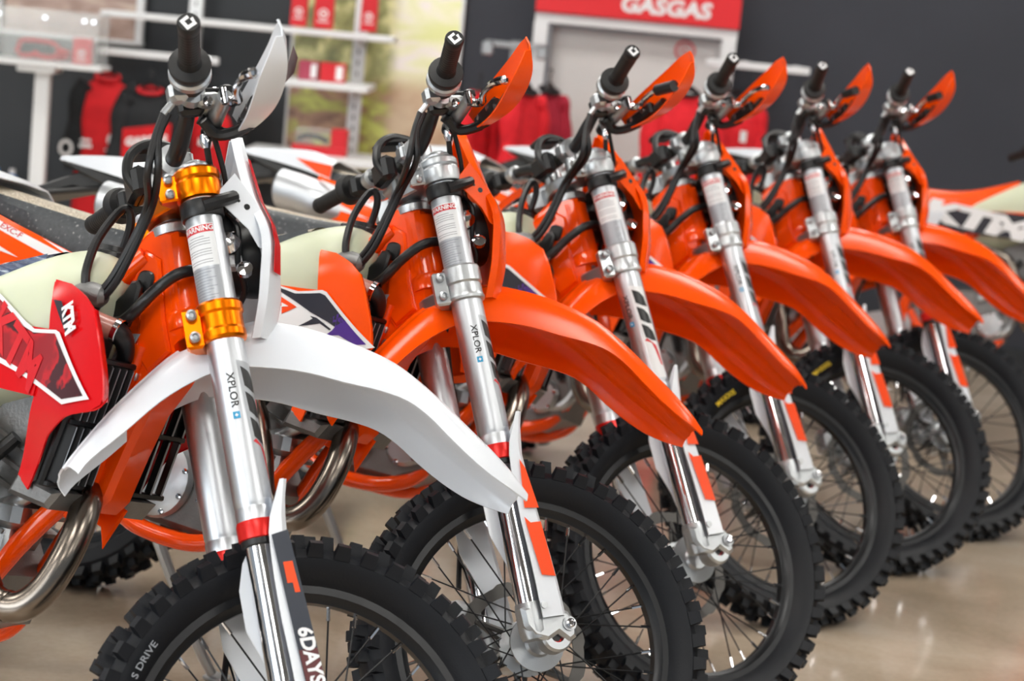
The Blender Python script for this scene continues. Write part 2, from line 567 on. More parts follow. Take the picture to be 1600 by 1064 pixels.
def ring_mesh(side):
    g = G().mat('ring')
    g.lathe([(.0275, .326), (.0312, .328), (.0315, .350), (.0300, .355), (.027, .356)], (OFFL, side * .105, 0), (0, 0, 1), 32)
    g.mat('rubber').lathe([(.024, .316), (.0285, .318), (.0285, .328), (.024, .330)], (OFFL, side * .105, 0), (0, 0, 1), 32)
    return g.mesh('dust_seal')


def stanchion(side):
    g = G().mat('chrome')
    g.cyl((OFFL, side * .105, .035), (OFFL, side * .105, .34), .0238, n=32)
    return g.mesh('fork_stanchion')


def lug_mesh(side):
    g = G().mat('cast'); y = side * .105
    g.lathe([(0, -.005), (.024, -.004), (.0275, .01), (.0275, .05), (.0255, .062), (0, .062)], (OFFL, y, 0), (0, 0, 1), 24)
    # axle clamp eye
    g.lathe([(.0135, -.024), (.027, -.022), (.030, -.012), (.030, .014), (.026, .020), (.0135, .020)], (OFFA, y, -.004), (0, side, 0), 28, True)
    slab(g, [(-.005, .052), (.03, .060), (.060, .052), (.086, .034), (.096, .010), (.092, -.012), (.076, -.020), (.058, -.002), (.036, -.012), (.010, -.002), (-.004, .02)], lambda a, b2, h: Vector((a, b2, h)) if False else Vector((a, h, b2)), y - side * .006, y + side * .026, .007)
    g.cyl((.080, y - side * .02, .012), (.080, y + side * .030, .012), .013, n=18)
    g.mat('chrome').lathe([(0, .0), (.0085, .0), (.0085, .007), (.0055, .0085), (.004, .006), (0, .006)], (.080, y + side * .029, .012), (0, side, 0), 12)
    g.mat('ring').lathe([(0, .006), (.0132, .006), (.0132, .010), (0, .010)], (OFFA, y, -.004), (0, side, 0), 20)
    g.mat('black').lathe([(0, .010), (.0105, .010), (.0105, .013), (0, .013)], (OFFA, y, -.004), (0, side, 0), 6)
    return g.mesh('axle_clamp')


def fguard_mesh(side, variant):
    """white plastic fork protector, U section in front of the chrome tube."""
    g = G().mat('white')
    S = [.408, .380, .354, .33, .30, .26, .20, .14, .09, .05, .028]
    rows = []
    for s in S:
        t = (s - .028) / .34
        fx = .072 - .020 * smooth01(t)
        oy = .141
        if s > .35:
            k = (s - .35) / .048
            ring = [(fx - .020 + .03 * k, -.112 - .01 * k), (fx - .008 + .022 * k, -.118 - .012 * k), (fx + .004 + .012 * k, -.128 - .006 * k), (fx + .006 + .008 * k, -.136), (fx - .002 + .012 * k, -oy), (fx - .02 + .022 * k, -oy)]
        else:
            inn = max(.0, math.sin(max(0, min(1, (.33 - s) / .2)) * PI)) ** .7
            rear = .018 - .004 * inn
            ring = [(OFFL - .005 - .034 * inn, -.076), (fx - .010, -.080), (fx + .004, -.098), (fx + .006, -.128), (fx - .004, -oy), (rear + .010, -oy - .001)]
        rows.append([Vector((f, (l if side < 0 else -l), s)) for f, l in ring])
    g.surf(rows, .0022, side > 0)
    g.mat('cast').cyl((OFFL + .012, side * .139, .050), (OFFL + .012, side * .1455, .050), .0065, n=14)
    ly = -side
    def fn(f, s, e=.0026):
        return Vector((f, side * (.1425 + e), s))
    if variant != 'red':
        g.mat('orangeink')
        P1 = [(.044, .318), (.052, .30), (.062, .225), (.034, .228)]
        P2 = [(.030, .212), (.040, .200), (.060, .200), (.067, .098), (.041, .104), (.036, .150)]
        for p in (P1, P2):
            g.poly(p, fn)
    else:
        g.mat('navy'); g.poly([(.030, .325), (.056, .33), (.075, .06), (.044, .06)], fn)
        g.mat('orangeink'); g.poly([(.040, .282), (.054, .282), (.058, .235), (.050, .235), (.049, .25), (.041, .25)], lambda a, bb: fn(a, bb, .0034))
        g.mat('darkred'); g.poly([(.040, .150), (.068, .150), (.074, .06), (.045, .06)], lambda a, bb: fn(a, bb, .0034))
        g.mat('whiteink')
        g.text('6DAYS', .030, lambda u, v: fn(.056 + v + u * .08, .140 - u, .0042) if side < 0 else fn(.056 - v, .130 - u, .0042), bold=.001, sx=.95)
    return g.mesh('fork_guard')


def clamp_upper(variant):
    m = 'goldorange' if variant == 'red' else 'cast'
    g = G().mat(m)
    for s in (-1, 1):
        g.lathe([(.0285, .866), (.035, .868), (.0365, .874), (.0365, .894), (.035, .898), (.0365, .902), (.0365, .912), (.034, .916), (.0285, .916)], (OFFL, s * .105, 0), (0, 0, 1), 36, True)
        slab(g, [(.012, s * .068), (-.02, s * .074), (-.038, s * .09), (-.040, s * .104), (-.012, s * .112), (.0, s * .08)], lambda a, b2, h: Vector((a, b2, h)), .870, .912, .003)
    top = [(-.035, -.03), (-.04, 0), (-.035, .03), (-.012, .075), (.035, .08), (.045, .05), (.02, .02), (.018, 0), (.02, -.02), (.045, -.05), (.035, -.08), (-.012, -.075)]
    slab(g, top, lambda a, b2, h: Vector((a, b2, h)), .874, .900, .003)
    g.lathe([(0, .895), (.019, .895), (.019, .908), (.012, .911), (0, .911)], (0, 0, 0), (0, 0, 1), 6)
    g.mat('cast')
    for s in (-1, 1):
        for z in (.879, .903):
            g.lathe([(0, 0), (.0075, 0), (.0075, .006), (.0045, .008), (.003, .005), (0, .005)], (-.026, s * .113, z), (0, s, 0), 14)
    return g.mesh('upper_triple_clamp', 20)


def clamp_lower(variant):
    m = 'goldorange' if variant == 'red' else 'cast'
    g = G().mat(m)
    for s in (-1, 1):
        g.lathe([(.0285, .636), (.0335, .638), (.035, .642), (.035, .652), (.0335, .656), (.0335, .678), (.0365, .682), (.0365, .694), (.034, .698), (.0285, .698)] if variant == 'red' else
                [(.0285, .632), (.035, .635), (.0355, .640), (.0335, .646), (.0335, .664), (.0365, .668), (.0365, .696), (.034, .700), (.0285, .700)], (OFFL, s * .105, 0), (0, 0, 1), 36, True)
        slab(g, [(.012, s * .068), (-.02, s * .074), (-.034, s * .09), (-.038, s * .108), (-.012, s * .113), (.0, s * .08)], lambda a, b2, h: Vector((a, b2, h)), .630, .694, .004)
    top = [(-.03, -.03), (-.035, 0), (-.03, .03), (-.014, .075), (.03, .08), (.05, .04), (.05, -.04), (.03, -.08), (-.014, -.075)]
    slab(g, top, lambda a, b2, h: Vector((a, b2, h)), .640, .672, .004)
    g.mat('cast')
    for s in (-1, 1):
        for z in (.646, .681):
            g.lathe([(0, 0), (.0085, 0), (.0085, .007), (.005, .009), (.0035, .005), (0, .005)], (-.026, s * .114, z), (0, s, 0), 14)
    return g.mesh('lower_triple_clamp', 20)


def stem_mesh():
    g = G().mat('engine'); g.cyl((0, 0, .64), (0, 0, .89), .019, n=20)
    g.mat('cast').lathe([(.02, .846), (.036, .848), (.037, .862), (.03, .868), (.02, .868)], (0, 0, 0), (0, 0, 1), 28)
    return g.mesh('steering_stem')


BARP = [(.004, 0, .957), (.004, -.055, .957), (.006, -.085, .962), (.012, -.125, .984), (.012, -.165, .998), (.008, -.21, 1.006), (-.005, -.27, 1.014), (-.033, -.405, 1.028)]


def bar_mesh():
    g = G().mat('black')
    R = cat([BARP[i] for i in range(len(BARP))], 5)
    L = [Vector((p.x, -p.y, p.z)) for p in R]
    full = L[::-1] + R[1:]
    rad = [(.0143 - .003 * smooth01((abs(p.y) - .1) / .08)) for p in full]
    g.tube(full, rad, 16)
    return g.mesh('handlebar')


def barmount_mesh():
    g = G().mat('cast')
    for y in (-.045, .045):
        g.lathe([(.0, .900), (.022, .900), (.020, .935), (.018, .945), (0, .945)], (.004, y, 0), (0, 0, 1), 20)
        g.lathe([(.0145, -.019), (.026, -.017), (.026, .017), (.0145, .019)], (.004, y, .957), (0, 1, 0), 24, True)
        for dx in (-.024, .024):
            g.box((.004 + dx, y, .957), (.018, .03, .028), bev=.004)
    g.mat('chrome')
    for y in (-.052, -.038, .038, .052):
        for dx in (-.026, .026):
            g.cyl((.004 + dx, y, .97), (.004 + dx, y, .977), .005, n=10)
    return g.mesh('handlebar_mount')


def dashboard_mesh():
    g = G().mat('black')
    g.tube(cat([(-.052, -.02, .925), (-.062, -.015, .955), (-.05, -.01, .990), (-.018, -.005, 1.008), (.022, 0, 1.0), (.045, 0, .98)], 5), [.009, .010, .011, .011, .010, .008], 10)
    g.box((-.018, .012, 1.000), (.060, .045, .016), bev=.005)
    g.box((-.045, .0, .94), (.03, .07, .05), bev=.008)
    g.mat('greyink').box((-.018, .012, 1.0085), (.045, .033, .002))
    return g.mesh('trip_meter')


def along_bar(t0):
    """frame at the outer grip axis; t measured inward from the end."""
    e = Vector(BARP[-1]); i = Vector(BARP[-2]); ax = (e - i).normalized()
    return e - ax * t0, ax


def grip_mesh(side, variant):
    g = G().mat('grip')
    e, ax = along_bar(0)
    L = .112
    prof = [(0, .006), (.0150, .006), (.0172, .002), (.0172, -.004)]
    for k in range(12):
        z = -.012 - k * .0075
        prof += [(.0164, z), (.0160, z - .002), (.0160, z - .0045), (.0164, z - .006)]
    prof += [(.0185, -L), (.0215, -L - .001), (.0315, -L - .004), (.0325, -L - .008), (.0315, -L - .014), (.027, -L - .024), (.0, -L - .024)]
    if side < 0:
        e2, a2 = e, ax
    else:
        e2, a2 = Vector((e.x, -e.y, e.z)), Vector((ax.x, -ax.y, ax.z))
    g.lathe(prof, e2, a2, 24)
    u = Vector((1, 0, 0)); u = (u - a2 * u.dot(a2)).normalized(); v = a2.cross(u)
    if side > 0:
        v = -v
    g.mat('whiteink')
    fn = lambda a, b2: e2 + a2 * .0066 + u * a + v * b2
    # square ring emblem with a cut corner
    o = .0098; i = .0044
    rot = math.radians(28)
    def rt2(a, b2):
        return fn(a * math.cos(rot) - b2 * math.sin(rot), a * math.sin(rot) + b2 * math.cos(rot))
    for pl in ([(-o, -o), (o * .8, -o), (o * .8, -i), (-i, -i)], [(-o, -o), (-i, -i), (-i, i), (-o, o * .9)], [(-o, o * .9), (-i, i), (i, i), (o * .5, o)], [(i, i * .6), (i, -i), (o * .8, -i), (o, i * .6)]):
        g.poly(pl, rt2)
    return g.mesh('grip')


def housing_mesh():
    """throttle housing + front brake master cylinder (right side)."""
    g = G().mat('cast')
    e, ax = along_bar(.140)
    g.lathe([(0, .004), (.029, .004), (.0325, .0), (.0325, -.010), (.028, -.016), (0, -.016)], e, ax, 26)
    g.box(e + Vector((.028, .006, .018)), (.018, .022, .018), bev=.004)
    g.mat('black').lathe([(0, -.016), (.023, -.016), (.023, -.038), (.018, -.042), (0, -.042)], e, ax, 22)
    g.mat('cast')
    c = Vector((0.004, -.225, 1.006))
    g.box(c + Vector((-.022, .0, -.008)), (.03, .03, .03), bev=.006)
    g.cyl(c + Vector((-.02, .004, -.010)), c + Vector((-.045, .012, -.035)), .006, n=10)
    return g.mesh('throttle_housing')


def master_mesh():
    g = G().mat('cast')
    g.lathe([(.0112, -.012), (.0195, -.010), (.0195, .010), (.0112, .012)], (.010, -.205, 1.005), (.05, 1, -.02), 22, True)
    g.box((.035, -.205, .993), (.038, .026, .020), bev=.005)
    g.cyl((.052, -.235, .985), (.052, -.130, .975), .0125, n=18)
    g.box((.052, -.165, .999), (.040, .060, .026), bev=.006)
    g.mat('black').box((.052, -.165, 1.0145), (.044, .064, .007), bev=.002)
    g.lathe([(0, .0), (.013, .0), (.015, .006), (.012, .018), (0, .018)], (.052, -.128, .975), (0, 1, 0), 14)
    g.mat('chrome')
    for y in (-.187, -.143):
        g.cyl((.052, y, 1.018), (.052, y, 1.021), .0035, n=8)
    g.cyl((.050, -.238, .997), (.050, -.238, .972), .006, n=12)
    g.lathe([(0, 0), (.008, 0), (.009, .012), (.006, .022), (0, .022)], (.035, -.150, .960), (0, .2, -1), 12)
    g.mat('black').box((.012, -.178, 1.0), (.040, .022, .040), bev=.006)
    g.box((.060, -.215, 1.0), (.022, .03, .018), bev=.004)
    g.tube(cat([(.03, -.17, .975), (.05, -.16, .955), (.075, -.175, .950), (.095, -.20, .952)], 4), .009, 8)
    g.mat('chrome').lathe([(0, 0), (.006, 0), (.006, .004), (0, .005)], (.012, -.178, 1.021), (0, 0, 1), 10)
    g.lathe([(0, 0), (.0075, 0), (.0075, .008), (0, .010)], (.028, -.222, .983), (-.2, -1, 0), 10)
    return g.mesh('brake_master_cylinder')


def lever_mesh(side):
    g = G().mat('chrome')
    P = [(.054, -.226, .982), (.064, -.246, .972), (.062, -.268, .968), (.054, -.292, .969), (.050, -.32, .968), (.048, -.35, .964), (.049, -.378, .957), (.052, -.396, .951)]
    P = cat([(a, b2 * (1 if side < 0 else -1), c) for a, b2, c in P], 4)
    n = len(P)
    g.tube(P, [.007 + .0012 * math.sin(i / n * 9) if i < n - 3 else .0085 for i in range(n)], 10)
    g.lathe([(0, -.008), (.006, -.006), (.0085, 0), (.006, .006), (0, .008)], P[-1], (0, 0, 1), 10)
    return g.mesh('lever')


def perch_mesh():
    g = G().mat('cast')
    g.lathe([(.0112, -.012), (.0195, -.010), (.0195, .010), (.0112, .012)], (.010, .205, 1.005), (-.05, 1, .02), 22, True)
    g.box((.035, .205, .993), (.038, .026, .020), bev=.005)
    g.cyl((.052, .235, .985), (.052, .130, .975), .0115, n=16)
    g.mat('black').box((.052, .165, .997), (.034, .045, .026), bev=.005)
    g.box((0, .245, 1.006), (.045, .03, .045), bev=.008)
    return g.mesh('clutch_perch')


def guard_mesh(side, variant):
    g = G().mat('white' if variant == 'red' else 'orange')
    cols = [  # l, lip, fold, mid, top as (f, s)
        (-.150, (.086, .958), (.094, .960), (.094, .974), (.086, .990)),
        (-.185, (.078, .947), (.101, .950), (.102, .976), (.090, 1.002)),
        (-.235, (.070, .936), (.106, .943), (.108, .978), (.097, 1.011)),
        (-.290, (.064, .929), (.108, .938), (.112, .979), (.100, 1.016)),
        (-.345, (.060, .931), (.107, .940), (.112, .981), (.101, 1.019)),
        (-.395, (.060, .942), (.103, .950), (.107, .984), (.099, 1.021)),
        (-.425, (.068, .960), (.098, .964), (.101, .988), (.097, 1.018)),
        (-.445, (.080, .984), (.090, .985), (.092, .998), (.088, 1.012))]
    rows = []
    for l, *r in cols:
        rows.append([Vector((f, l if side < 0 else -l, s)) for f, s in r])
    # densify along l
    D = []
    for j in range(4):
        D.append(cat([r[j] for r in rows], 3))
    rows = [[D[j][i] for j in range(4)] for i in range(len(D[0]))]
    g.surf(rows, .003, side > 0)
    if variant == 'red':
        g.mat('darkred')
        pts = [Vector((.1135, l, s)) for l, s in ((-.38, .955), (-.41, .965), (-.40, .99), (-.30, .965))]
        g.add([Vector((p.x + .005, p.y * (1 if side < 0 else -1), p.z)) for p in pts], [(0, 1, 2, 3)])
    return g.mesh('hand_guard', 28)


def guardmount_mesh(side):
    g = G().mat('black')
    q = 1 if side < 0 else -1
    g.tube(cat([(.03, -.155 * q, .985), (.065, -.150 * q, .960), (.090, -.175 * q, .957), (.098, -.235 * q, .955), (.098, -.30 * q, .960)], 5), [.010, .010, .011, .011, .009], 8)
    g.box((.092, -.215 * q, .962), (.016, .10, .030), bev=.005)
    g.mat('chrome')
    for y in (-.19, -.235):
        g.cyl((.082, y * q, .966), (.086, y * q, .966), .0055, n=10)
    return g.mesh('hand_guard_mount')


FEND = [  # f, s centre ridge ; f, s lower edge ; half width
    (-.232, .487, -.220, .468, .064), (-.205, .515, -.200, .487, .068), (-.150, .565, -.145, .522, .072), (-.085, .615, -.085, .562, .074),
    (-.030, .650, -.030, .588, .076), (.030, .670, .030, .604, .077), (.095, .685, .095, .596, .079), (.150, .675, .150, .582, .081), (.205, .655, .205, .560, .083),
    (.258, .626, .258, .541, .084), (.300, .598, .300, .520, .083), (.335, .564, .330, .492, .082), (.370, .524, .356, .458, .080), (.405, .480, .386, .422, .075), (.440, .436, .418, .390, .068),
    (.468, .396, .450, .366, .058), (.488, .362, .480, .346, .042)]


def fender_mesh(variant):
    g = G().mat('white' if variant == 'red' else 'orange')
    rows = []
    for f, s, fe, se, wd in FEND:
        d = Vector((fe - f, se - s))
        def P(t, w2, up2=0):
            return Vector((f + d.x * t, w2 * wd, s + d.y * t + up2))
        ring = [P(1, 1.0), P(.66, .96), P(.34, .88), P(.27, .84), P(.13, .70), P(.10, .60), P(.02, .36), P(0, .30, .003), P(0, .0, .004)]
        ring = ring + [Vector((p.x, -p.y, p.z)) for p in ring[:-1][::-1]]
        rows.append(ring)
    D = [cat([r[j] for r in rows], 3) for j in range(len(rows[0]))]
    rows = [[D[j][i] for j in range(len(D))] for i in range(len(D[0]))]
    g.surf(rows, .0032, True)
    return g.mesh('front_fender', 24)


def mask_mesh(variant):
    g = G().mat('white' if variant == 'red' else 'orange')
    R = [(1.010, .006, .136, .003), (.988, .024, .131, .007), (.955, .050, .124, .012), (.915, .077, .118, .018), (.865, .103, .115, .022), (.82, .122, .120, .026), (.785, .124, .120, .03), (.74, .116, .112, .034), (.70, .106, .104, .036), (.645, .088, .088, .03)]
    rows = []
    for s, wd, fe, bulge in R:
        row = [Vector((fe - .018, wd, s)), Vector((fe - .004, wd, s))]
        for k in range(1, 8):
            t = 1 - 2 * k / 8
            row.append(Vector((fe + bulge * (1 - t * t) ** .6, wd * t, s)))
        row += [Vector((fe - .004, -wd, s)), Vector((fe - .018, -wd, s))]
        rows.append(row)
    D = [cat([r[j] for r in rows], 3) for j in range(len(rows[0]))]
    rows = [[D[j][i] for j in range(len(D))] for i in range(len(D[0]))]
    g.surf(rows, .0028, False)
    for q in (-1, 1):
        slab(g, [(.046, .873), (.080, .905), (.112, .850), (.122, .800), (.112, .775), (.098, .783), (.086, .812), (.05, .852)], lambda a, b2, h, q=q: Vector((a, q * (h + .25 * (.12 - a)), b2)), .108, .111, .001)
        g.mat('black')
        for a, b2, rr in ((.078, .858, .0025), (.090, .848, .005)):
            y = .111 + .25 * (.12 - a)
            g.cyl((a, q * (y + .0004), b2), (a, q * (y + .0012), b2), rr, n=12)
        g.mat('white' if variant == 'red' else 'orange')
    if variant == 'red':
        g.mat('red')
        for q in (-1, 1):
            D = []
            for s, wd, fe, bulge in R[2:8]:
                D.append([Vector((fe + .0035, q * (wd + .0005), s)), Vector((fe + bulge * .45 + .004, q * wd * .82, s))])
            g.surf(D, .0008, q < 0)
    return g.mesh('headlight_mask', 30)


def headlight_mesh():
    g = G().mat('black')
    g.lathe([(0, -.05), (.03, -.05), (.05, -.03), (.062, .01), (.064, .02), (0, .02)], (.095, 0, .80), (1, 0, .1), 24)
    g.box((.07, 0, .86), (.03, .15, .035), bev=.006)
    g.box((.062, -.075, .83), (.03, .03, .05), bev=.006)
    g.tube(cat([(.06, -.08, .86), (.075, -.10, .82), (.07, -.085, .77), (.08, -.06, .73), (.06, -.02, .70)], 5), .005, 8)
    g.tube(cat([(.05, .08, .86), (.085, .10, .80), (.07, .07, .73), (.06, .0, .69)], 5), .005, 8)
    g.mat('chrome').lathe([(0, 0), (.016, .001), (.02, .012), (.012, .024), (0, .026)], (.06, -.085, .80), (-.3, -1, .1), 14)
    g.lathe([(0, 0), (.012, .001), (.013, .012), (0, .016)], (.075, -.095, .75), (-.2, -1, .3), 12)
    g.mat('label').box((.066, -.07, .775), (.025, .03, .02), bev=.003)
    return g.mesh('headlight')


def strap_mesh(side):
    g = G().mat('rubber'); y = side * .105
    g.lathe([(.0288, .836), (.0325, .837), (.0335, .840), (.0335, .860), (.0325, .863), (.0288, .864)], (OFFL, y, 0), (0, 0, 1), 30, True)
    g.tube(cat([(OFFL - .005, y + side * .034, .848), (OFFL + .02, y + side * .036, .853), (OFFL + .042, y + side * .022, .862), (OFFL + .050, y + side * .016, .866)], 4), [.011, .013, .013, .010], 10)
    return g.mesh('rubber_strap')


def hose_fn(pts, r, m='rubber', n=9, k=6):
    g = G().mat(m); g.tube(cat(pts, k), r, n); return g.mesh('hose')


def caliper_mesh():
    g = G().mat('cast')
    g.box((-.045, .075, .075), (.055, .05, .075), bev=.012)
    g.box((-.01, .10, .06), (.06, .012, .06), bev=.004)
    g.mat('chrome')
    for z in (.055, .095):
        g.cyl((-.05, .102, z), (-.05, .108, z), .010, n=14)
    return g.mesh('brake_caliper')


# -- decals on the right fork leg
def label_mesh(rot):
    g = G()
    r1 = .0291
    f = fork_fn(r1, math.radians(132), .822)
    g.mat('label'); g.poly([(0, -.029), (.068, -.029), (.068, .027), (0, .027)], f, .006)
    r2 = .0293; f2 = fork_fn(r2, math.radians(132), .822)
    g.mat('redink'); g.poly([(.002, -.028), (.014, -.028), (.014, .026), (.002, .026)], f2, .006)
    g.mat('ink')
    for k in range(11):
        u = .020 + k * .0042; hw = .022 if k % 4 else .014
        if k in (4, 8):
            continue
        g.mat('greyink'); g.poly([(u, -hw - .002), (u + .0009, -hw - .002), (u + .0009, hw - .004), (u, hw - .004)], f2, .006)
    g.mat('whiteink')
    g.text('WARNING', .0115, lambda x, y: fork_fn(.0299, math.radians(132), .814)(-y, x - .001), bold=.0003)
    g.mat('greylabel_glint'); g.poly([(.069, -.030), (.130, -.030), (.130, .026), (.069, .026)], f, .006)
    g.mat('greyink')
    for k in range(12):
        u = .073 + k * .0046
        g.poly([(u, -.024), (u + .0009, -.024), (u + .0009, .018 - .006 * (k % 3)), (u, .018 - .006 * (k % 3))], f2, .006)
    return g.mesh('warning_label', 60)


def logo_mesh(rot):
    g = G(); r = .02975
    base = math.radians(rot)
    f = fork_fn(r, base, .60); f2 = fork_fn(r + .0002, base, .60); f3 = fork_fn(r + .0004, base, .60)
    g.mat('greylabel_glint' if rot < 80 else 'label')
    g.poly([(0, -.017), (.006, .020), (.215, .020), (.215, -.012)], f, .006)
    g.mat('ink')
    # three slanted black bars
    for k in range(3):
        u = .010 + k * .040
        g.poly([(u, -.012 + k * .001), (u + .031, -.010 + k * .001), (u + .040, .004), (u + .042, .018), (u + .020, .014), (u + .008, .004)], f2, .006)
    g.mat('redink'); g.poly([(.128, -.012), (.136, .002), (.150, .006), (.185, .012), (.188, .018), (.160, .015), (.142, .012), (.134, .004), (.124, -.006)], f2, .006)
    fx = fork_fn(r + .0008, base + math.radians(58), .60)
    g.mat('ink'); g.text('XPLOR', .0165, lambda x, y: fx(x + .046, y), bold=.0002, sx=1.05)
    g.mat('cyan'); g.poly([(.080, -.0055), (.091, -.0055), (.091, .0055), (.080, .0055)], fx, .006)
    g.mat('whiteink'); fy = fork_fn(r + .0010, base + math.radians(58), .60)
    g.poly([(.083, -.0008), (.088, -.0008), (.088, .0008), (.083, .0008)], fy, .006); g.poly([(.0848, -.0025), (.0864, -.0025), (.0864, .0025), (.0848, .0025)], fy, .006)
    return g.mesh('fork_decal', 60)


# ---- body pieces (x forward, y left, z up; origin under the rear axle)
def frame_mesh():
    g = G().mat('frame')
    ax = Vector((-math.sin(RAKE), 0, math.cos(RAKE)))
    g.cyl(OV + ax * .705, OV + ax * .838, .0335, n=28)
    g.lathe([(.03, .690), (.038, .692), (.038, .715), (.0335, .722)], OV, ax, 28)
    fn = lambda a, b, h: Vector((a, h, b))
    poly = [(1.030, 1.092), (1.075, 1.088), (1.120, .985), (1.150, .905), (1.130, .855), (1.098, .800), (1.078, .730), (1.060, .655), (1.040, .630), (1.008, .640), (1.012, .72), (1.020, .800), (1.008, .870), (.985, .905), (.925, .905), (.900, .945), (.955, .985), (.985, 1.035)]
    slab(g, poly, fn, -.033, .033, .009)
    # raised gusset ribs
    for s in (-1, 1):
        slab(g, [(1.030, 1.05), (1.062, 1.04), (1.095, .95), (1.120, .90), (1.085, .86), (1.055, .885), (1.045, .95), (1.015, .99)], fn, s * .031, s * .039, .005)
        g.tube(cat([(1.062, s * .034, .90), (1.045, s * .038, .80), (1.028, s * .036, .70), (1.02, s * .034, .655)], 5), [.013, .014, .013, .011], 10)
        g.tube(cat([(1.03, s * .03, 1.04), (.97, s * .045, .975), (.88, s * .078, .905), (.72, s * .105, .80), (.58, s * .11, .68), (.50, s * .10, .52), (.49, s * .09, .44)], 6), [.017, .02, .021, .021, .022, .022, .02], 12)
        g.tube(cat([(1.025, s * .022, .685), (.975, s * .036, .630), (.930, s * .050, .565), (.888, s * .062, .490), (.855, s * .066, .42), (.810, s * .072, .388), (.74, s * .088, .372), (.62, s * .092, .385), (.56, s * .092, .43), (.515, s * .09, .49)], 6), .0175, 12)
        slab(g, [(.955, .655), (1.0, .66), (1.052, .64), (1.040, .615), (1.020, .572), (1.008, .605), (.975, .615)], fn, s * .030, s * .038, .003)
        # subframe rails
        g.mat('engine').tube(cat([(.56, s * .10, .70), (.35, s * .095, .80), (.08, s * .06, .90)], 5), .010, 8)
        g.tube(cat([(.62, s * .08, .88), (.35, s * .085, .90), (.05, s * .06, .93)], 5), .010, 8)
        g.mat('frame')
    g.tube([(.70, -.09, .375), (.70, .09, .375)], .014, 10)
    g.tube([(.52, -.10, .46), (.52, .10, .46)], .02, 10)
    g.mat('cast')
    for s in (-1,):
        for x, z in ((1.072, .825), (1.028, .830), (1.060, .852)):
            g.lathe([(0, 0), (.009, 0), (.009, .005), (.005, .007), (0, .007)], (x, s * .034, z), (0, s, 0), 12)
    return g.mesh('frame', 40)


def frametrim_mesh():
    """black plug, cable guide and loom on the right of the steering head."""
    g = G().mat('black'); fn = lambda a, b, h: Vector((a, h, b))
    slab(g, [(p.x, p.y) for p in cat([(1.034, 1.014, 0), (1.046, 1.018, 0), (1.060, 1.014, 0), (1.062, .998, 0), (1.058, .984, 0), (1.044, .982, 0), (1.032, .986, 0), (1.030, 1.0, 0)], 4, True)], fn, -.0385, -.044, .003)
    slab(g, [(.975, .945), (1.0, .952), (1.022, .975), (1.032, .996), (1.044, 1.0), (1.052, .990), (1.050, .955), (1.044, .925), (1.010, .916), (.980, .922)], fn, -.046, -.060, .004)
    g.tube(cat([(.95, -.06, .935), (1.02, -.066, .926), (1.052, -.07, .940), (1.085, -.066, .985), (1.115, -.055, 1.02), (1.13, -.02, 1.035), (1.12, .02, 1.035)], 6), [.010, .012, .013, .011, .0095, .009, .009], 12)
    g.mat('greylabel_glint')
    slab(g, [(1.012, .868), (1.040, .872), (1.058, .918), (1.030, .915)], fn, -.0395, -.0405, .0003)
    g.mat('greyink')
    for k in range(5):
        slab(g, [(1.018 + k * .0045, .875), (1.0195 + k * .0045, .875), (1.0345 + k * .0045, .912), (1.033 + k * .0045, .912)], fn, -.0405, -.0409, .0001)
    return g.mesh('head_bracket')


def carb_mesh():
    """coolant pipe joint between the tank front and the head tube, right side."""
    g = G().mat('engine')
    g.lathe([(0, -.030), (.010, -.028), (.017, -.018), (.020, 0), (.018, .018), (.010, .026), (0, .028)], (1.000, -.105, .962), (1, .25, .0), 20)
    g.cyl((.968, -.112, .962), (.955, -.112, .966), .006, n=10)
    g.mat('carbsleeve'); g.tube(cat([(.985, -.118, .938), (1.01, -.110, .925), (1.036, -.100, .918), (1.052, -.092, .915)], 4), [.017, .0185, .0185, .018], 16)
    g.mat('rubber'); g.tube(cat([(1.046, -.094, .917), (1.056, -.082, .908), (1.058, -.070, .895), (1.050, -.055, .875), (1.03, -.045, .85)], 5), [.0190, .017, .014, .012, .011], 14)
    g.mat('chrome').lathe([(.0200, -.005), (.0214, -.004), (.0214, .004), (.0200, .005)], (1.054, -.091, .9145), (.9, .3, -.25), 20, True)
    return g.mesh('coolant_joint')


def tank_mesh():
    g = G().mat('tank')
    S = [(.55, .80, .905, .05), (.62, .76, .925, .085), (.70, .74, .945, .112), (.78, .74, .978, .128), (.86, .77, 1.014, .134), (.93, .80, 1.036, .136), (.98, .82, 1.030, .118), (1.008, .86, 1.0, .09), (1.016, .90, .96, .05)]
    S = [tuple(v) for v in cat([(a, b, c) for a, b, c, d in S], 3)], cat([(a, d, 0) for a, b, c, d in S], 3)
    rings = []
    for (x, z0, z1), q in zip(*S):
        wd = q.y; c = (z0 + z1) / 2; h = (z1 - z0) / 2; ring = []
        for k in range(24):
            a = 2 * PI * k / 24
            cy, sz = math.cos(a), math.sin(a)
            ex = .62
            Y = math.copysign(abs(cy) ** ex, cy) * wd; Z = math.copysign(abs(sz) ** ex, sz) * h
            if sz > 0:
                Y *= 1 - .30 * sz ** 2
            ring.append(Vector((x, Y, c + Z)))
        rings.append(ring)
    g.loft(rings)
    return g.mesh('fuel_tank', 60)


def cap_mesh():
    g = G().mat('black')
    g.lathe([(0, 0), (.045, .0), (.047, .006), (.044, .016), (.034, .018), (.032, .026), (0, .028)], (.945, 0, 1.022), (.02, 0, 1), 28)
    for k in range(8):
        a = 2 * PI * k / 8
        g.box((.945 + .04 * math.cos(a), .04 * math.sin(a), 1.033), (.012, .012, .012), Matrix.Rotation(a, 3, 'Z'), bev=.002)
    return g.mesh('tank_cap')


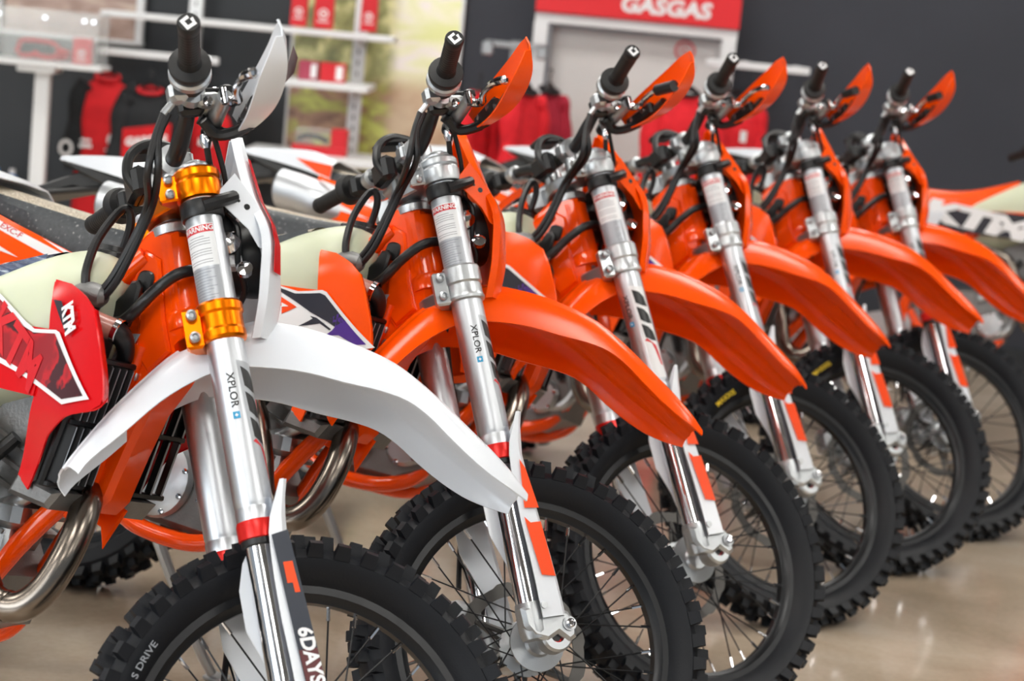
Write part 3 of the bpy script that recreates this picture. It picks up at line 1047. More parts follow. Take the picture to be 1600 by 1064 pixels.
def yfn(x, z):
    t = smooth01((x - .90) / .24)
    y = .137 + .066 * t
    if z > .90:
        y -= .020 * ((z - .90) / .08) ** 2 * (1 - .4 * t)
    if z < .79:
        y -= .02 * smooth01((.79 - z) / .12)
    return y


def shroud_fn(side, off=0):
    return lambda x, z: Vector((x, side * (yfn(x, z) + off), z))


SL = [(.940, .974), (.958, .935), (.972, .893), (.974, .84), (.970, .79), (.962, .73), (.952, .665)]
SR = [(.990, .971), (1.040, .958), (1.080, .938), (1.105, .905), (1.135, .845), (1.146, .806), (1.130, .792), (1.065, .772), (1.020, .735), (1.000, .690), (.985, .648)]


def shroud_mesh(side, variant):
    g = G().mat('red' if variant == 'red' else 'orange')
    fn = shroud_fn(side)
    g.sheet(SL, SR, fn, 26, 9, .003, side < 0)
    g.sheet([(.62 if variant != 'ktm' else .40, .862), (.78, .885), (.88, .893), (.975, .896)], [(.62 if variant != 'ktm' else .40, .80), (.78, .795), (.90, .79), (.972, .79)], fn, 16, 6, .0028, side < 0)
    # return flange along the front edge
    R = [(1.080, .938), (1.105, .905), (1.135, .845), (1.146, .806)]
    rr = [Vector((a, b, 0)) for a, b in R]
    rr = cat(rr, 4)
    g.surf([[fn(p.x, p.y), fn(p.x, p.y) + Vector((-.006, -side * .018, 0)), fn(p.x, p.y) + Vector((-.02, -side * .035, 0))] for p in rr], .0025, side < 0)
    A = R[-1:] + [(1.130, .792), (1.065, .772), (1.020, .735), (1.0, .69)]
    rr = cat([Vector((a, b, 0)) for a, b in A], 4)
    g.surf([[fn(p.x, p.y), fn(p.x, p.y) + Vector((-.004, -side * .008, .004)), fn(p.x, p.y) + Vector((-.010, -side * .016, .010))] for p in rr], .0025, side > 0)
    return g.mesh('radiator_shroud', 34)


def A1(px, py):   # layout of the orange bike's shroud graphic
    x, z = .905 + .00143 * (px - 450) + .000276 * (py - 390), .968 - .00124 * (py - 390) + .00026 * (px - 450)
    return (x + .7 * (yfn(x, z) - .165), z)


def A0(px, py):   # layout of the red bike's shroud graphic
    x, z = .95 + .001225 * (px - 62) + .00024 * (py - 437), .972 - .00095 * (py - 437) + .00017 * (px - 62)
    return (x + .85 * (yfn(x, z) - .165), z)


def shroud_decal(side, variant):
    g = G()
    f = [shroud_fn(side, .0038 + .0009 * k) for k in range(4)]
    def P(pl, A, m, k=0):
        g.mat(m); g.poly([A(*p) for p in pl], f[k], .014)
    if variant == 'orange':
        C = lambda L: [(420 + a / 6.65, 430 + b / 6.65) for a, b in L]
        base = C([(-120, 40), (-20, 75), (118, 130), (270, 182), (520, 182), (565, 205), (1048, 765), (725, 822), (118, 600), (-120, 530)])
        P(base, A1, 'whiteink')
        P(C([(-100, 70), (118, 152), (245, 204), (500, 212), (555, 240), (770, 500), (665, 556), (600, 510), (400, 395), (118, 192), (-100, 100)]), A1, 'dark', 1)
        P(C([(770, 500), (970, 735), (845, 742), (790, 765), (838, 720), (708, 640), (562, 640), (640, 590), (668, 556)]), A1, 'purple', 1)
        P(C([(620, 470), (700, 430), (775, 503), (668, 560)]), A1, 'purple', 1)
        P(C([(285, 530), (430, 462), (402, 432), (470, 455), (630, 578), (612, 588), (508, 515)]), A1, 'dark', 1)
        P(C([(-60, 170), (118, 238), (265, 340), (118, 405), (118, 330), (60, 300)]), A1, 'orangeink', 1)
        P(C([(118, 290), (185, 330), (118, 335)]), A1, 'whiteink', 2)
    elif variant == 'red':
        C = lambda L: [(a / 3.04, 430 + b / 3.04) for a, b in L]
        out = C([(-330, -70), (-120, 0), (0, 118), (112, 240), (150, 272), (258, 276), (278, 288), (430, 598), (305, 630), (0, 448), (-330, 300)])
        inn = C([(-330, -40), (-130, 25), (0, 145), (100, 262), (146, 290), (255, 294), (405, 585), (305, 606), (0, 420), (-330, 275)])
        P(out, A0, 'whiteink'); P(inn, A0, 'camo', 1)
        def tf(x, y):
            a = math.radians(-33)
            X, Y = x * math.cos(a) - y * math.sin(a), x * math.sin(a) + y * math.cos(a)
            return f[2](.910 + X, .855 + Y) if side < 0 else f[2](.910 - X, .855 + Y)
        g.mat('redink'); g.text('KTM', .078, tf, shear=-.30, bold=.003, sx=.9)
        def tg(x, y):
            a = math.radians(-52)
            X, Y = x * math.cos(a) - y * math.sin(a), x * math.sin(a) + y * math.cos(a)
            return f[3]((1.024 + X) if side < 0 else (1.024 - X), .917 + Y)
        P(C([(240, 128), (280, 135), (340, 270), (312, 290)]), A0, 'dark', 1)
        g.mat('whiteink'); g.text('KTM', .036, tg, shear=.12, bold=.0022, sx=.72)
    else:
        g.mat('dark'); g.poly([(.40, .862), (.80, .885), (.97, .885), (1.13, .81), (1.02, .80), (.9, .79), (.40, .80)], f[0])
        def tk(x, y):
            X, Y = x * math.cos(-.12) - y * math.sin(-.12), x * math.sin(-.12) + y * math.cos(-.12)
            return f[1]((.72 + X) if side < 0 else (.72 - X), .842 + Y)
        g.mat('whiteink'); g.text('KTM', .100, tk, shear=.35, bold=.007, sx=1.9)
        g.mat('purple'); g.poly([(1.02, .80), (1.09, .822), (1.06, .806)], f[2])
        g.mat('whiteink'); g.poly([(.975, .83), (1.12, .815), (1.02, .72), (.985, .67), (.965, .70)], f[0])
    return g.mesh('graphic', 60)


def seat_mesh(variant):
    top = [(-.16, 1.020), (0, 1.003), (.2, .982), (.42, .962), (.60, .958), (.70, .972), (.78, .998), (.86, 1.026)]
    low = [(-.16, .985), (0, .965), (.2, .918), (.42, .868), (.60, .86), (.70, .885), (.78, .955), (.86, 1.002)]
    wd = [.065, .085, .11, .125, .105, .095, .082, .06]
    T, L, Wd = cat([(a, b, 0) for a, b in top], 4), cat([(a, b, 0) for a, b in low], 4), cat([(a, w, 0) for (a, b), w in zip(top, wd)], 4)
    g = G()
    side_m = {'red': 'clearwrap', 'orange': 'speckseat'}.get(variant, 'orange')
    sideR, topR = [], []
    for t, l, q in zip(T, L, Wd):
        w2 = q.y
        top_r = [Vector((t.x, w2 * c, t.y - .022 * abs(c) ** 2.4)) for c in (.86, .6, .3, 0, -.3, -.6, -.86)]
        topR.append(top_r)
        sd = [top_r[-1], Vector((t.x, -w2 * .97, t.y - .028)), Vector((t.x, -w2 * 1.04, (t.y + l.y) / 2)), Vector((t.x, -w2 * 1.05, l.y))]
        sd2 = [Vector((p.x, -p.y, p.z)) for p in sd]
        sideR.append((sd, sd2))
    g.mat('sparkle' if variant == 'orange' else side_m)
    g.loft(topR, False, False)
    g.mat(side_m)
    g.loft([s[0] for s in sideR], False, False)
    g.loft([s[1] for s in sideR], False, False)
    g.mat('black')
    g.loft([[s[0][-1], s[1][-1]] for s in sideR], False, False)
    g.add(sideR[0][0] + sideR[0][1], [(0, 1, 2, 3, 7, 6, 5, 4)]); g.add(sideR[-1][0] + sideR[-1][1], [(0, 1, 2, 3, 7, 6, 5, 4)])
    return g.mesh('seat', 50)


def sidepanel_mesh(side, variant):
    g = G().mat('white' if variant == 'white_ktm' else 'orange')
    fn = lambda x, z: Vector((x, side * (.100 + .045 * smooth01((x + .2) / .45) + .012 * math.sin(PI * max(0, min(1, (z - .76) / .2)))), z))
    g.sheet([(.06, .955), (.2, .922), (.36, .885), (.475, .858)], [(.05, .88), (.2, .790), (.33, .80), (.470, .850)], fn, 22, 8, .003, side < 0)
    # lower air box panel
    g.sheet([(.33, .87), (.5, .85), (.60, .86)], [(.33, .78), (.46, .72), (.56, .76)], fn, 8, 5, .003, side < 0)
    f1 = lambda x, z: fn(x, z) + Vector((0, side * .0042, 0)); f2 = lambda x, z: fn(x, z) + Vector((0, side * .0048, 0))
    g.mat('whiteink')
    g.poly([(.07, .927), (.2, .895), (.36, .855), (.42, .858), (.37, .872), (.2, .912), (.07, .942)], f1)
    g.poly([(.30, .898), (.36, .884), (.470, .858), (.45, .853), (.40, .865)], f1)
    g.poly([(.08, .892), (.12, .888), (.25, .850), (.16, .862)], f1)
    g.mat('redink')
    s = 1 if side < 0 else -1
    def tf(x, y):
        a = math.radians(-14)
        X, Y = x * math.cos(a) - y * math.sin(a), x * math.sin(a) + y * math.cos(a)
        return f2(.215 + s * X, .9015 + Y)
    g.text('EXC-F', .0165, tf, shear=.3, bold=.0002, sx=1.5)
    return g.mesh('side_panel', 34)


def rearfender_mesh():
    g = G().mat('white')
    rows = []
    for x, zc, zl, w2 in ((-.268, 1.014, 1.010, .012), (-.255, 1.017, 1.007, .04), (-.20, 1.024, .999, .062), (-.10, 1.030, .984, .084), (0, 1.030, .968, .10), (.08, 1.012, .950, .106)):
        ring = [(w2, zl), (w2 * .98, zl + (zc - zl) * .7), (w2 * .75, zc - .003), (0, zc), (-w2 * .75, zc - .003), (-w2 * .98, zl + (zc - zl) * .7), (-w2, zl)]
        rows.append([Vector((x, a, b)) for a, b in ring])
    D = [cat([r[j] for r in rows], 3) for j in range(7)]
    rows = [[D[j][i] for j in range(7)] for i in range(len(D[0]))]
    g.surf(rows, .003, True)
    g.mat('orangeink')
    for s in (-1, 1):
        pts = [(-.04, 1.0), (.08, .990), (.08, .955), (.035, .965)]
        g.poly(pts, lambda x, z, s=s: Vector((x, s * (.104 + .06 * (x - 0)), z)))
    g.mat('black')
    fn = lambda a, b, h: Vector((a, h, b))
    slab(g, [(-.235, 1.0), (-.10, .985), (.02, .965), (.15, .935), (.14, .915), (0, .935), (-.10, .955), (-.2, .985)], fn, -.082, .082, .004)
    slab(g, [(-.33, .905), (-.30, .935), (-.19, .985), (-.11, .975), (-.06, .96), (-.09, .940), (-.20, .945)], fn, -.05, .05, .004)
    g.tube(cat([(-.33, -.045, .91), (-.25, -.05, .925), (-.12, -.055, .95), (-.06, -.05, .962)], 4), .008, 8)
    return g.mesh('rear_fender', 34)


def muffler_mesh():
    g = G().mat('silver')
    P = cat([(-.050, -.15, .903), (-.03, -.15, .90), (.03, -.148, .892), (.09, -.142, .880), (.15, -.128, .865), (.20, -.115, .85)], 4)
    n = len(P); rings = []
    for i, p in enumerate(P):
        r = .052 if i > 3 else (.036 + .016 * i / 3)
        if i > n - 10:
            r = .052 - .03 * (i - (n - 10)) / 9
        rings.append([p + Vector((0, math.cos(2 * PI * k / 20) * r * .88, math.sin(2 * PI * k / 20) * r * 1.05)) for k in range(20)])
    g.loft(rings)
    g.mat('black').lathe([(0, 0), (.018, 0), (.018, .004), (0, .005)], P[0] + Vector((.001, 0, 0)), (-1, 0, .1), 16)
    return g.mesh('muffler', 40)


def header_mesh():
    g = G().mat('steel')
    P = [(.93, -.0, .675), (.975, -.015, .672), (1.020, -.035, .658), (1.045, -.065, .620), (1.050, -.090, .560), (1.036, -.105, .505), (1.006, -.118, .470), (.965, -.125, .470), (.932, -.130, .505), (.910, -.132, .575), (.880, -.132, .645), (.84, -.13, .715), (.74, -.120, .745), (.60, -.115, .77), (.42, -.11, .80), (.20, -.115, .85)]
    g.tube(cat(P, 6), [.0245] * 61 + [.0215] * 30, 16)
    c = Vector((.96, -.126, .507))
    g.lathe([(.0248, -.004), (.0262, 0), (.0248, .004)], (.985, -.122, .466), (1, 0, -.05), 20, True)
    g.mat('chrome').tube([(.935, 0, .70), (.965, -.012, .695)], .005, 6)
    return g.mesh('exhaust_header', 50)


def radiator_parts(side, t, red):
    g = G().mat('engine')
    fn = lambda a, b, h: Vector((a, h, b))
    slab(g, [(.955, .66), (.985, .655), (1.02, .90), (.99, .905)], fn, side * .045, side * .128, .006)
    slab(g, [(.935, .635), (1.02, .625), (1.04, .655), (.95, .672)], fn, side * .045, side * .128, .008)
    r = obj('radiator', cached(('rad', side), lambda: g.mesh('radiator')), t)
    def lv():
        g = G().mat('black')
        # frame of the louvre cover
        for zz in (.665, .765, .865):
            x = 1.022 + (zz - .665) * .17
            g.box((x, side * .095, zz), (.022, .108, .010), bev=.002)
        for y in (.042, .148):
            g.tube([(1.018, side * y, .662), (1.056, side * y, .872)], .006, 6)
        g.box((1.040, side * .135, .785), (.012, .03, .05), bev=.003)
        return g.mesh('louvre_cover')
    c = obj('louvre_cover', cached(('lv', side), lv), t)
    def sl():
        g = G().mat('black')
        R = Matrix.Rotation(math.radians(9.5), 3, 'Y') @ Matrix.Rotation(side * math.radians(-28), 3, 'Z')
        g.box((0, 0, 0), (.022, .0045, .094), R, bev=.001)
        g.mat('greylabel_glint').box(R @ Vector((.0115, 0, 0)), (.001, .0028, .090), R)  # pale strip paints the highlight along the slat's front edge
        return g.mesh('slat')
    sm = cached(('slat', side), sl)
    for k in range(6 if side < 0 else 4):
        for q in (0, 1):
            zz = .715 + q * .1
            obj('slat', sm, c, Matrix.Translation((1.026 + (zz - .665) * .17, side * (.054 + k * (.017 if side < 0 else .028)), zz)))


def engine_mesh():
    g = G().mat('engine')
    fn = lambda a, b, h: Vector((a, h, b))
    slab(g, [(.52, .46), (.56, .40), (.80, .385), (.88, .42), (.90, .50), (.86, .56), (.74, .60), (.58, .58), (.52, .52)], fn, -.085, .085, .014)
    slab(g, [(.77, .57), (.87, .53), (.955, .72), (.94, .80), (.86, .83), (.80, .72)], fn, -.062, .062, .012)
    slab(g, [(.85, .80), (.94, .77), (.945, .81), (.875, .85)], fn, -.055, .055, .01)
    for k in range(5):
        slab(g, [(.79 + k * .014, .60 + k * .03), (.90 + k * .012, .565 + k * .03), (.903 + k * .012, .572 + k * .03), (.793 + k * .014, .607 + k * .03)], fn, -.072, .072, .001)
    g.mat('cast')
    g.lathe([(0, 0), (.078, 0), (.082, .008), (.078, .022), (.060, .030), (.020, .032), (0, .032)], (.66, -.082, .485), (0, -1, 0), 32)
    g.lathe([(0, 0), (.046, 0), (.048, .012), (.04, .024), (0, .026)], (.815, -.082, .470), (0, -1, 0), 26)
    g.lathe([(0, 0), (.055, 0), (.055, .016), (.04, .026), (0, .028)], (.80, .082, .475), (0, 1, 0), 28)
    g.box((.90, -.03, .60), (.06, .10, .05), bev=.012)
    g.tube(cat([(.83, -.075, .44), (.88, -.075, .46), (.90, -.06, .53), (.895, -.05, .60)], 5), .015, 10)
    g.tube(cat([(.76, -.09, .56), (.82, -.085, .585), (.88, -.07, .60), (.94, -.06, .64)], 5), [.016, .014, .013, .012], 10)
    g.mat('chrome')
    for cx, cz, rr, n in ((.66, .485, .073, 9), (.815, .470, .041, 6)):
        for k in range(n):
            a = 2 * PI * k / n + .3
            g.lathe([(0, 0), (.006, 0), (.006, .005), (0, .006)], (cx + rr * math.cos(a), -.104, cz + rr * math.sin(a)), (0, -1, 0), 8)
    g.mat('rubber')
    g.tube(cat([(.90, -.085, .72), (.86, -.10, .66), (.84, -.10, .58), (.86, -.09, .52)], 5), .012, 10)
    g.tube(cat([(.94, .0, .72), (.98, .05, .70), (.97, .085, .66)], 5), .012, 10)
    return g.mesh('engine', 36)


def swingarm_mesh():
    g = G().mat('cast')
    for s in (-1, 1):
        rings = []
        for x, z, w2, h in ((.53, .43, .018, .045), (.42, .43, .018, .045), (.25, .39, .015, .035), (.05, .345, .013, .026), (-.08, .330, .012, .022)):
            y = s * (.085 + .02 * (1 - x / .53))
            rings.append([Vector((x, y - w2, z - h)), Vector((x, y + w2, z - h)), Vector((x, y + w2, z + h)), Vector((x, y - w2, z + h))])
        g.loft(rings)
        g.lathe([(0, 0), (.018, 0), (.018, .012), (0, .013)], (-.04, s * .118, .33), (0, s, 0), 18)
    g.mat('cast').box((.44, 0, .43), (.07, .16, .07), bev=.012)
    return g.mesh('swingarm')


def peg_mesh():
    g = G().mat('steel')
    for s in (-1, 1):
        g.box((.50, s * .175, .40), (.05, .08, .018), bev=.003)
        for k in range(5):
            g.box((.48 + k * .01, s * .175, .412), (.004, .08, .008))
    return g.mesh('foot_pegs')


def kick_fn(lean):
    y1 = .30; z1 = y1 * math.tan(lean) + .006
    g = G().mat('cast')
    g.tube(cat([(.505, .118, .385), (.535, .15, .31), (.60, .24, z1 + .07), (.625, y1 - .02, z1 + .012)], 4), [.013, .011, .0105, .0105], 10)
    g.box((.50, .115, .40), (.05, .02, .05), bev=.006)
    R = Matrix.Rotation(lean, 3, 'X')
    g.box((.628, y1, z1 + .005), (.05, .045, .010), R, bev=.003)
    return g.mesh('kickstand')


def chassis_cover():
    """black rear mudguard inner and air box between seat and engine."""
    g = G().mat('black'); fn = lambda a, b, h: Vector((a, h, b))
    slab(g, [(.12, .92), (.60, .87), (.62, .74), (.50, .62), (.36, .62), (.28, .74), (.12, .86)], fn, -.09, .09, .02)
    g.lathe([(0, 0), (.025, 0), (.025, .30), (0, .30)], (.40, .0, .86), (.25, 0, -1), 14)
    return g.mesh('air_box')


def make_bike(x, y, yaw, lean, steer, variant, label, rot=40, hose_white=False, kick=True, caps=False, words=True, lean_adj=0):
    W = Matrix.Rotation(yaw, 4, 'Z') @ Matrix.Rotation(-lean, 4, 'X')
    eps = math.atan(.015 / WB)
    M = Matrix.Translation((x, y, 0)) @ Matrix.Translation(-(W.to_3x3() @ Vector((WB, 0, 0)))) @ W @ Matrix.Rotation(eps, 4, 'Y')
    t = thing('dirt_bike', label, 'motorcycle', M=M, group='dirt bikes parked on kickstands in the showroom')
    R3 = Bm @ Matrix.Rotation(steer, 3, 'Z')
    MS = Matrix.Translation(OV) @ R3.to_4x4()
    def S(name, key, fn, parent=None, **k):
        return obj(name, cached(key, fn), parent or t, MS if parent is None else None, **k)
    def Bd(name, key, fn, parent=None, M=None, **k):
        return obj(name, cached(key, fn), parent or t, M, **k)
    v2 = 'red' if variant == 'red' else 'orange'
    # front wheel
    MW = MS @ Matrix.Translation((OFFA, 0, 0))
    if words == 'none':
        tm = cached(('ftn',), lambda: tire_mesh(.345, .046, .270, 46, True))
    elif words == 'drive':
        wd = (('\u25A0DRIVE', 'greylabel_glint', .017, 128, -1, 1.15),)
        tm = cached(('ftd',), lambda: tire_mesh(.345, .046, .270, 46, True, [('S DRIVE', 'greyink', .014, 140, 1, 1.3)]))
    else:
        tm = cached(('fty',), lambda: tire_mesh(.345, .046, .270, 46, True, [('MAXXIS', 'yellow', .018, 116, 1, 1.1)]))
    obj('front_tire', tm, t, MW)
    rm = obj('front_rim', cached('frim', lambda: rim_mesh(.270, .018)), t, MW)
    hb = obj('front_hub', cached('fhub', lambda: hub_mesh(True)), t, MW)
    obj('brake_disc', cached('fdisc', lambda: disc_mesh(.130, .045)), t, MW)
    for k in range(36):
        kind = (k % 4)
        a = 2 * PI * k / 36
        obj('spoke', cached(('sp', kind), lambda: spoke_mesh(kind, .270, .044, .027)), rm, Matrix.Rotation(-a, 4, 'Y'))
    # rear wheel
    MR = Matrix.Translation((-.04, 0, .33))
    obj('rear_tire', cached('rt', lambda: tire_mesh(.33, .062, .232, 40, False)), t, MR)
    rm = obj('rear_rim', cached('rrim', lambda: rim_mesh(.232, .025)), t, MR)
    obj('rear_hub', cached('rhub', lambda: hub_mesh(False)), t, MR)
    obj('rear_brake_disc', cached('rdisc', lambda: disc_mesh(.11, -.056)), t, MR)
    for k in range(36):
        kind = (k % 4)
        obj('spoke', cached(('rsp', kind), lambda: spoke_mesh(kind, .232, .044, .034)), rm, Matrix.Rotation(-2 * PI * k / 36, 4, 'Y'))
    # fork
    for s in (-1, 1):
        fk = S('fork_tube', ('fo', s), lambda: fork_outer(s))
        S('dust_seal', ('rg', s), lambda: ring_mesh(s), fk, label='red anodised dust seal') if False else obj('dust_seal', cached(('rg', s), lambda: ring_mesh(s)), fk)
        S('fork_stanchion', ('st', s), lambda: stanchion(s))
        S('axle_clamp', ('lug', s), lambda: lug_mesh(s))
        S('fork_guard', ('fg', s, v2), lambda: fguard_mesh(s, v2))
        S('rubber_strap', ('strap', s), lambda: strap_mesh(s))
        if s < 0:
            obj('warning_label', cached('wl', lambda: label_mesh(0)), fk)
            obj('fork_decal', cached(('lg', rot), lambda: logo_mesh(rot)), fk)
    S('brake_caliper', 'cal', caliper_mesh)
    S('upper_triple_clamp', ('uc', v2), lambda: clamp_upper(v2))
    S('lower_triple_clamp', ('lc', v2), lambda: clamp_lower(v2))
    S('steering_stem', 'stem', stem_mesh)
    S('handlebar', 'bar', bar_mesh)
    S('handlebar_mount', 'bm', barmount_mesh)
    S('trip_meter', 'dash', dashboard_mesh)
    for s in (-1, 1):
        S('grip', ('grip', s), lambda: grip_mesh(s, v2))
        S('lever', ('lev', s), lambda: lever_mesh(s))
        hg = S('hand_guard', ('hg', s, v2), lambda: guard_mesh(s, v2))
        obj('hand_guard_mount', cached(('hgm', s), lambda: guardmount_mesh(s)), hg)
    if caps:
        g = G().mat('black')
        S('lever_sleeve', 'lsl', lambda: (g.tube([(.048, -.350, .964), (.052, -.405, .949)], .0125, 14), g.mesh('lever_sleeve'))[1])
    S('throttle_housing', 'th', housing_mesh)
    S('brake_master_cylinder', 'mc', master_mesh)
    S('clutch_perch', 'cp', perch_mesh)
    S('front_fender', ('ff', v2), lambda: fender_mesh(v2))
    S('headlight_mask', ('mask', v2), lambda: mask_mesh(v2))
    S('headlight', 'hl', headlight_mesh)
    # hoses in the steered frame
    S('brake_hose', 'bh', lambda: hose_fn([(.035, -.150, .955), (.045, -.115, .91), (.062, -.085, .86), (.066, -.05, .80), (.06, .02, .74), (.05, .075, .64), (.055, .128, .50), (.03, .135, .30), (-.02, .10, .14)], .0052))
    S('brake_hose', 'bh3', lambda: hose_fn([(.052, -.14, .96), (.066, -.11, .90), (.064, -.085, .85), (.05, -.06, .84), (.06, -.03, .80)], .0045))
    # throttle cables from the housing into the frame
    q = lambda f, l, s: MS @ Vector((f, l, s))
    for d, kk in ((0, 0), (.016, 1)):
        pts = [q(-.04 + d * .4, -.212, .972), q(-.058 + d * .3, -.205, .935), q(-.075 + d, -.192, .885), (1.068 + d * .5, -.105, 1.105), (1.035 + d * .7, -.105, 1.0), (.995 + d, -.10, .945), (.97 + d, -.08, .90)]
        g = G().mat('rubber'); g.tube(cat(pts, 7), .0062, 9)
        obj('throttle_cable', g.mesh('throttle_cable'), t)
    g = G().mat('rubber'); g.tube(cat([q(.05, .128, .972), q(.055, .09, .92), q(.035, .055, .87), q(-.05, .03, .83), (1.0, .035, 1.05), (.955, .05, .985), (.93, .06, .90)], 6), .0052, 8)
    obj('clutch_hose', g.mesh('clutch_hose'), t)
    # body
    Bd('frame', 'frame', frame_mesh)
    Bd('head_bracket', 'ftrim', frametrim_mesh)
    Bd('coolant_joint', 'carb', carb_mesh)
    tk = Bd('fuel_tank', 'tank', tank_mesh)
    obj('tank_cap', cached('cap', cap_mesh), tk)
    obj('vent_hose', cached('vh', lambda: hose_fn([(.965, -.010, 1.042), (.972, -.014, 1.085), (.968, -.022, 1.108), (.960, -.036, 1.10), (.968, -.080, 1.05), (.982, -.108, 1.0), (.990, -.112, .972)], .0072)), tk)
    for s in (-1, 1):
        v3 = 'ktm' if variant == 'white_ktm' else v2
        sh = Bd('radiator_shroud', ('sh', s, v3), lambda: shroud_mesh(s, v3))
        obj('graphic', cached(('shd', s, variant), lambda: shroud_decal(s, variant)), sh)
        radiator_parts(s, t, v2)
        Bd('side_panel', ('sp', s, variant == 'white_ktm'), lambda: sidepanel_mesh(s, variant))
    Bd('seat', ('seat', variant), lambda: seat_mesh(variant))
    Bd('rear_fender', 'rf', rearfender_mesh)
    Bd('muffler', 'muf', muffler_mesh)
    Bd('exhaust_header', 'hdr', header_mesh)
    Bd('engine', 'eng', engine_mesh)
    Bd('air_box', 'air', chassis_cover)
    Bd('swingarm', 'swa', swingarm_mesh)
    Bd('foot_pegs', 'peg', peg_mesh)
    obj('kickstand', kick_fn(lean), t)
    return t


BK = [
    (-.2944, 3.0793, -.5010, .2252, .8345, 'red', 'dirt bike with white front fender and red shrouds, nearest at the left', 50, False),
    (.0459, 3.8278, -.5063, .2195, .8785, 'orange', 'orange dirt bike directly right of the white-fendered one', 50, False),
    (.3932, 4.5873, -.3658, .2640, .8652, 'orange', 'orange dirt bike third from left, with a black sleeve on its brake lever', 100, True),
    (.6864, 5.4012, -.3954, .2718, .8177, 'orange', 'orange dirt bike fourth from left, yellow lettering on its front tire', 66, False),
    (1.0070, 6.0636, -.4808, .2765, .7398, 'orange', 'orange dirt bike second from the right end of the row', 62, True),
    (1.3112, 6.5862, -.4963, .2951, .7813, 'orange', 'orange dirt bike at the right end of the row', 70, True)]
for i, (x, y, yaw, lean, st, var, lab, rot, cp) in enumerate(BK):
    make_bike(x, y, yaw, lean, st, var, lab, rot, caps=cp, words=('drive', 'none', 'none', 'maxxis', 'maxxis', 'none')[i])
make_bike(2.40, 8.0, -.17, .2, .3, 'white_ktm', 'dirt bike with orange seat and white-lettered tank side, behind the row at far right', 40)

# ================================================================= BACKGROUND: shop wall fittings
MT['shelfwhite'] = mat('white_powder_coat', (226, 228, 230), .4)
MT['redcard'] = mat('red_card', (206, 20, 34), .45)
MT['pinkcard'] = mat('faded_red_card', (168, 60, 84), .5)
MT['redcloth'] = noisemix('red_fleece', [(.3, (206, 16, 32)), (.7, (224, 26, 40))], 30, .85)
MT['crimson'] = noisemix('crimson_fleece', [(.3, (160, 24, 48)), (.7, (178, 32, 58))], 30, .85)
MT['jerseyred'] = noisemix('red_jersey_cloth', [(.3, (196, 10, 22)), (.7, (214, 18, 28))], 25, .8)
MT['blackcloth'] = noisemix('black_jersey_cloth', [(.3, (24, 26, 29)), (.7, (32, 34, 38))], 25, .85)
MT['acrylic'] = mat('clear_acrylic', (235, 242, 242), .05, alpha=.16)
MT['mirror'] = noisemix('pale_panel', [(.3, (196, 194, 192)), (.7, (214, 213, 212))], .8, .35)
MT['signred'] = mat('red_sign_face', (222, 36, 44), .4)
MT['bluebottle'] = mat('blue_bottle_plastic', (40, 120, 190), .35)


def poster_mat(name, big):
    m = bpy.data.materials.new(name); m.use_nodes = True
    nt = m.node_tree; b = nt.nodes['Principled BSDF']; b.inputs['Roughness'].default_value = .35
    tc = nt.nodes.new('ShaderNodeTexCoord'); sp = nt.nodes.new('ShaderNodeSeparateXYZ')
    nt.links.new(tc.outputs['Generated'], sp.inputs[0])
    def ns(scale, cols, detail=5, st=(1, 1, 1), loc=(0, 0, 0)):
        mp = nt.nodes.new('ShaderNodeMapping'); mp.inputs['Scale'].default_value = st; mp.inputs['Location'].default_value = loc
        n = nt.nodes.new('ShaderNodeTexNoise'); n.inputs['Scale'].default_value = scale; n.inputs['Detail'].default_value = detail
        n.inputs['Distortion'].default_value = .5
        nt.links.new(tc.outputs['Object'], mp.inputs[0]); nt.links.new(mp.outputs[0], n.inputs['Vector'])
        r = nt.nodes.new('ShaderNodeValToRGB'); e = r.color_ramp.elements
        e[0].position, e[0].color = cols[0][0], lin(cols[0][1]) + (1,)
        e[1].position, e[1].color = cols[-1][0], lin(cols[-1][1]) + (1,)
        for p, c in cols[1:-1]:
            e.new(p).color = lin(c) + (1,)
        nt.links.new(n.outputs['Fac'], r.inputs[0]); return r.outputs[0]
    def ramp(src, a, bb):
        r = nt.nodes.new('ShaderNodeMapRange'); r.interpolation_type = 'SMOOTHSTEP'
        r.inputs[1].default_value = a; r.inputs[2].default_value = bb; nt.links.new(src, r.inputs[0]); return r.outputs[0]
    def mix(f, a, bb):
        x = nt.nodes.new('ShaderNodeMix'); x.data_type = 'RGBA'; nt.links.new(f, x.inputs[0]); nt.links.new(a, x.inputs[6]); nt.links.new(bb, x.inputs[7]); return x.outputs[2]
    X, Z = sp.outputs['X'], sp.outputs['Z']
    if big:
        ground = ns(7, [(.35, (132, 98, 84)), (.46, (186, 148, 122)), (.53, (176, 168, 100)), (.62, (214, 222, 120))], 4, (1, 1, 1.6))
        trees = ns(11, [(.35, (116, 118, 80)), (.5, (160, 160, 108)), (.62, (222, 218, 160))], 5)
        field = ns(3, [(.35, (236, 240, 170)), (.5, (250, 248, 214)), (.6, (252, 244, 238))], 3, (1, 1, 3))
        path = ns(5, [(.35, (196, 160, 130)), (.6, (222, 200, 170))], 4)
        c = mix(ramp(Z, .30, .38), ground, trees)
        c = mix(ramp(X, .56, .66), c, mix(ramp(Z, .30, .42), path, field))
    else:
        ground = ns(7, [(.35, (140, 112, 100)), (.55, (176, 150, 138)), (.68, (196, 176, 160))], 4, (1, 1, 2))
        trees = ns(9, [(.35, (70, 66, 56)), (.5, (110, 96, 78)), (.62, (166, 156, 60))], 5)
        c = mix(ramp(Z, .40, .52), ground, trees)
    nt.links.new(c, b.inputs['Base Color'])
    return m


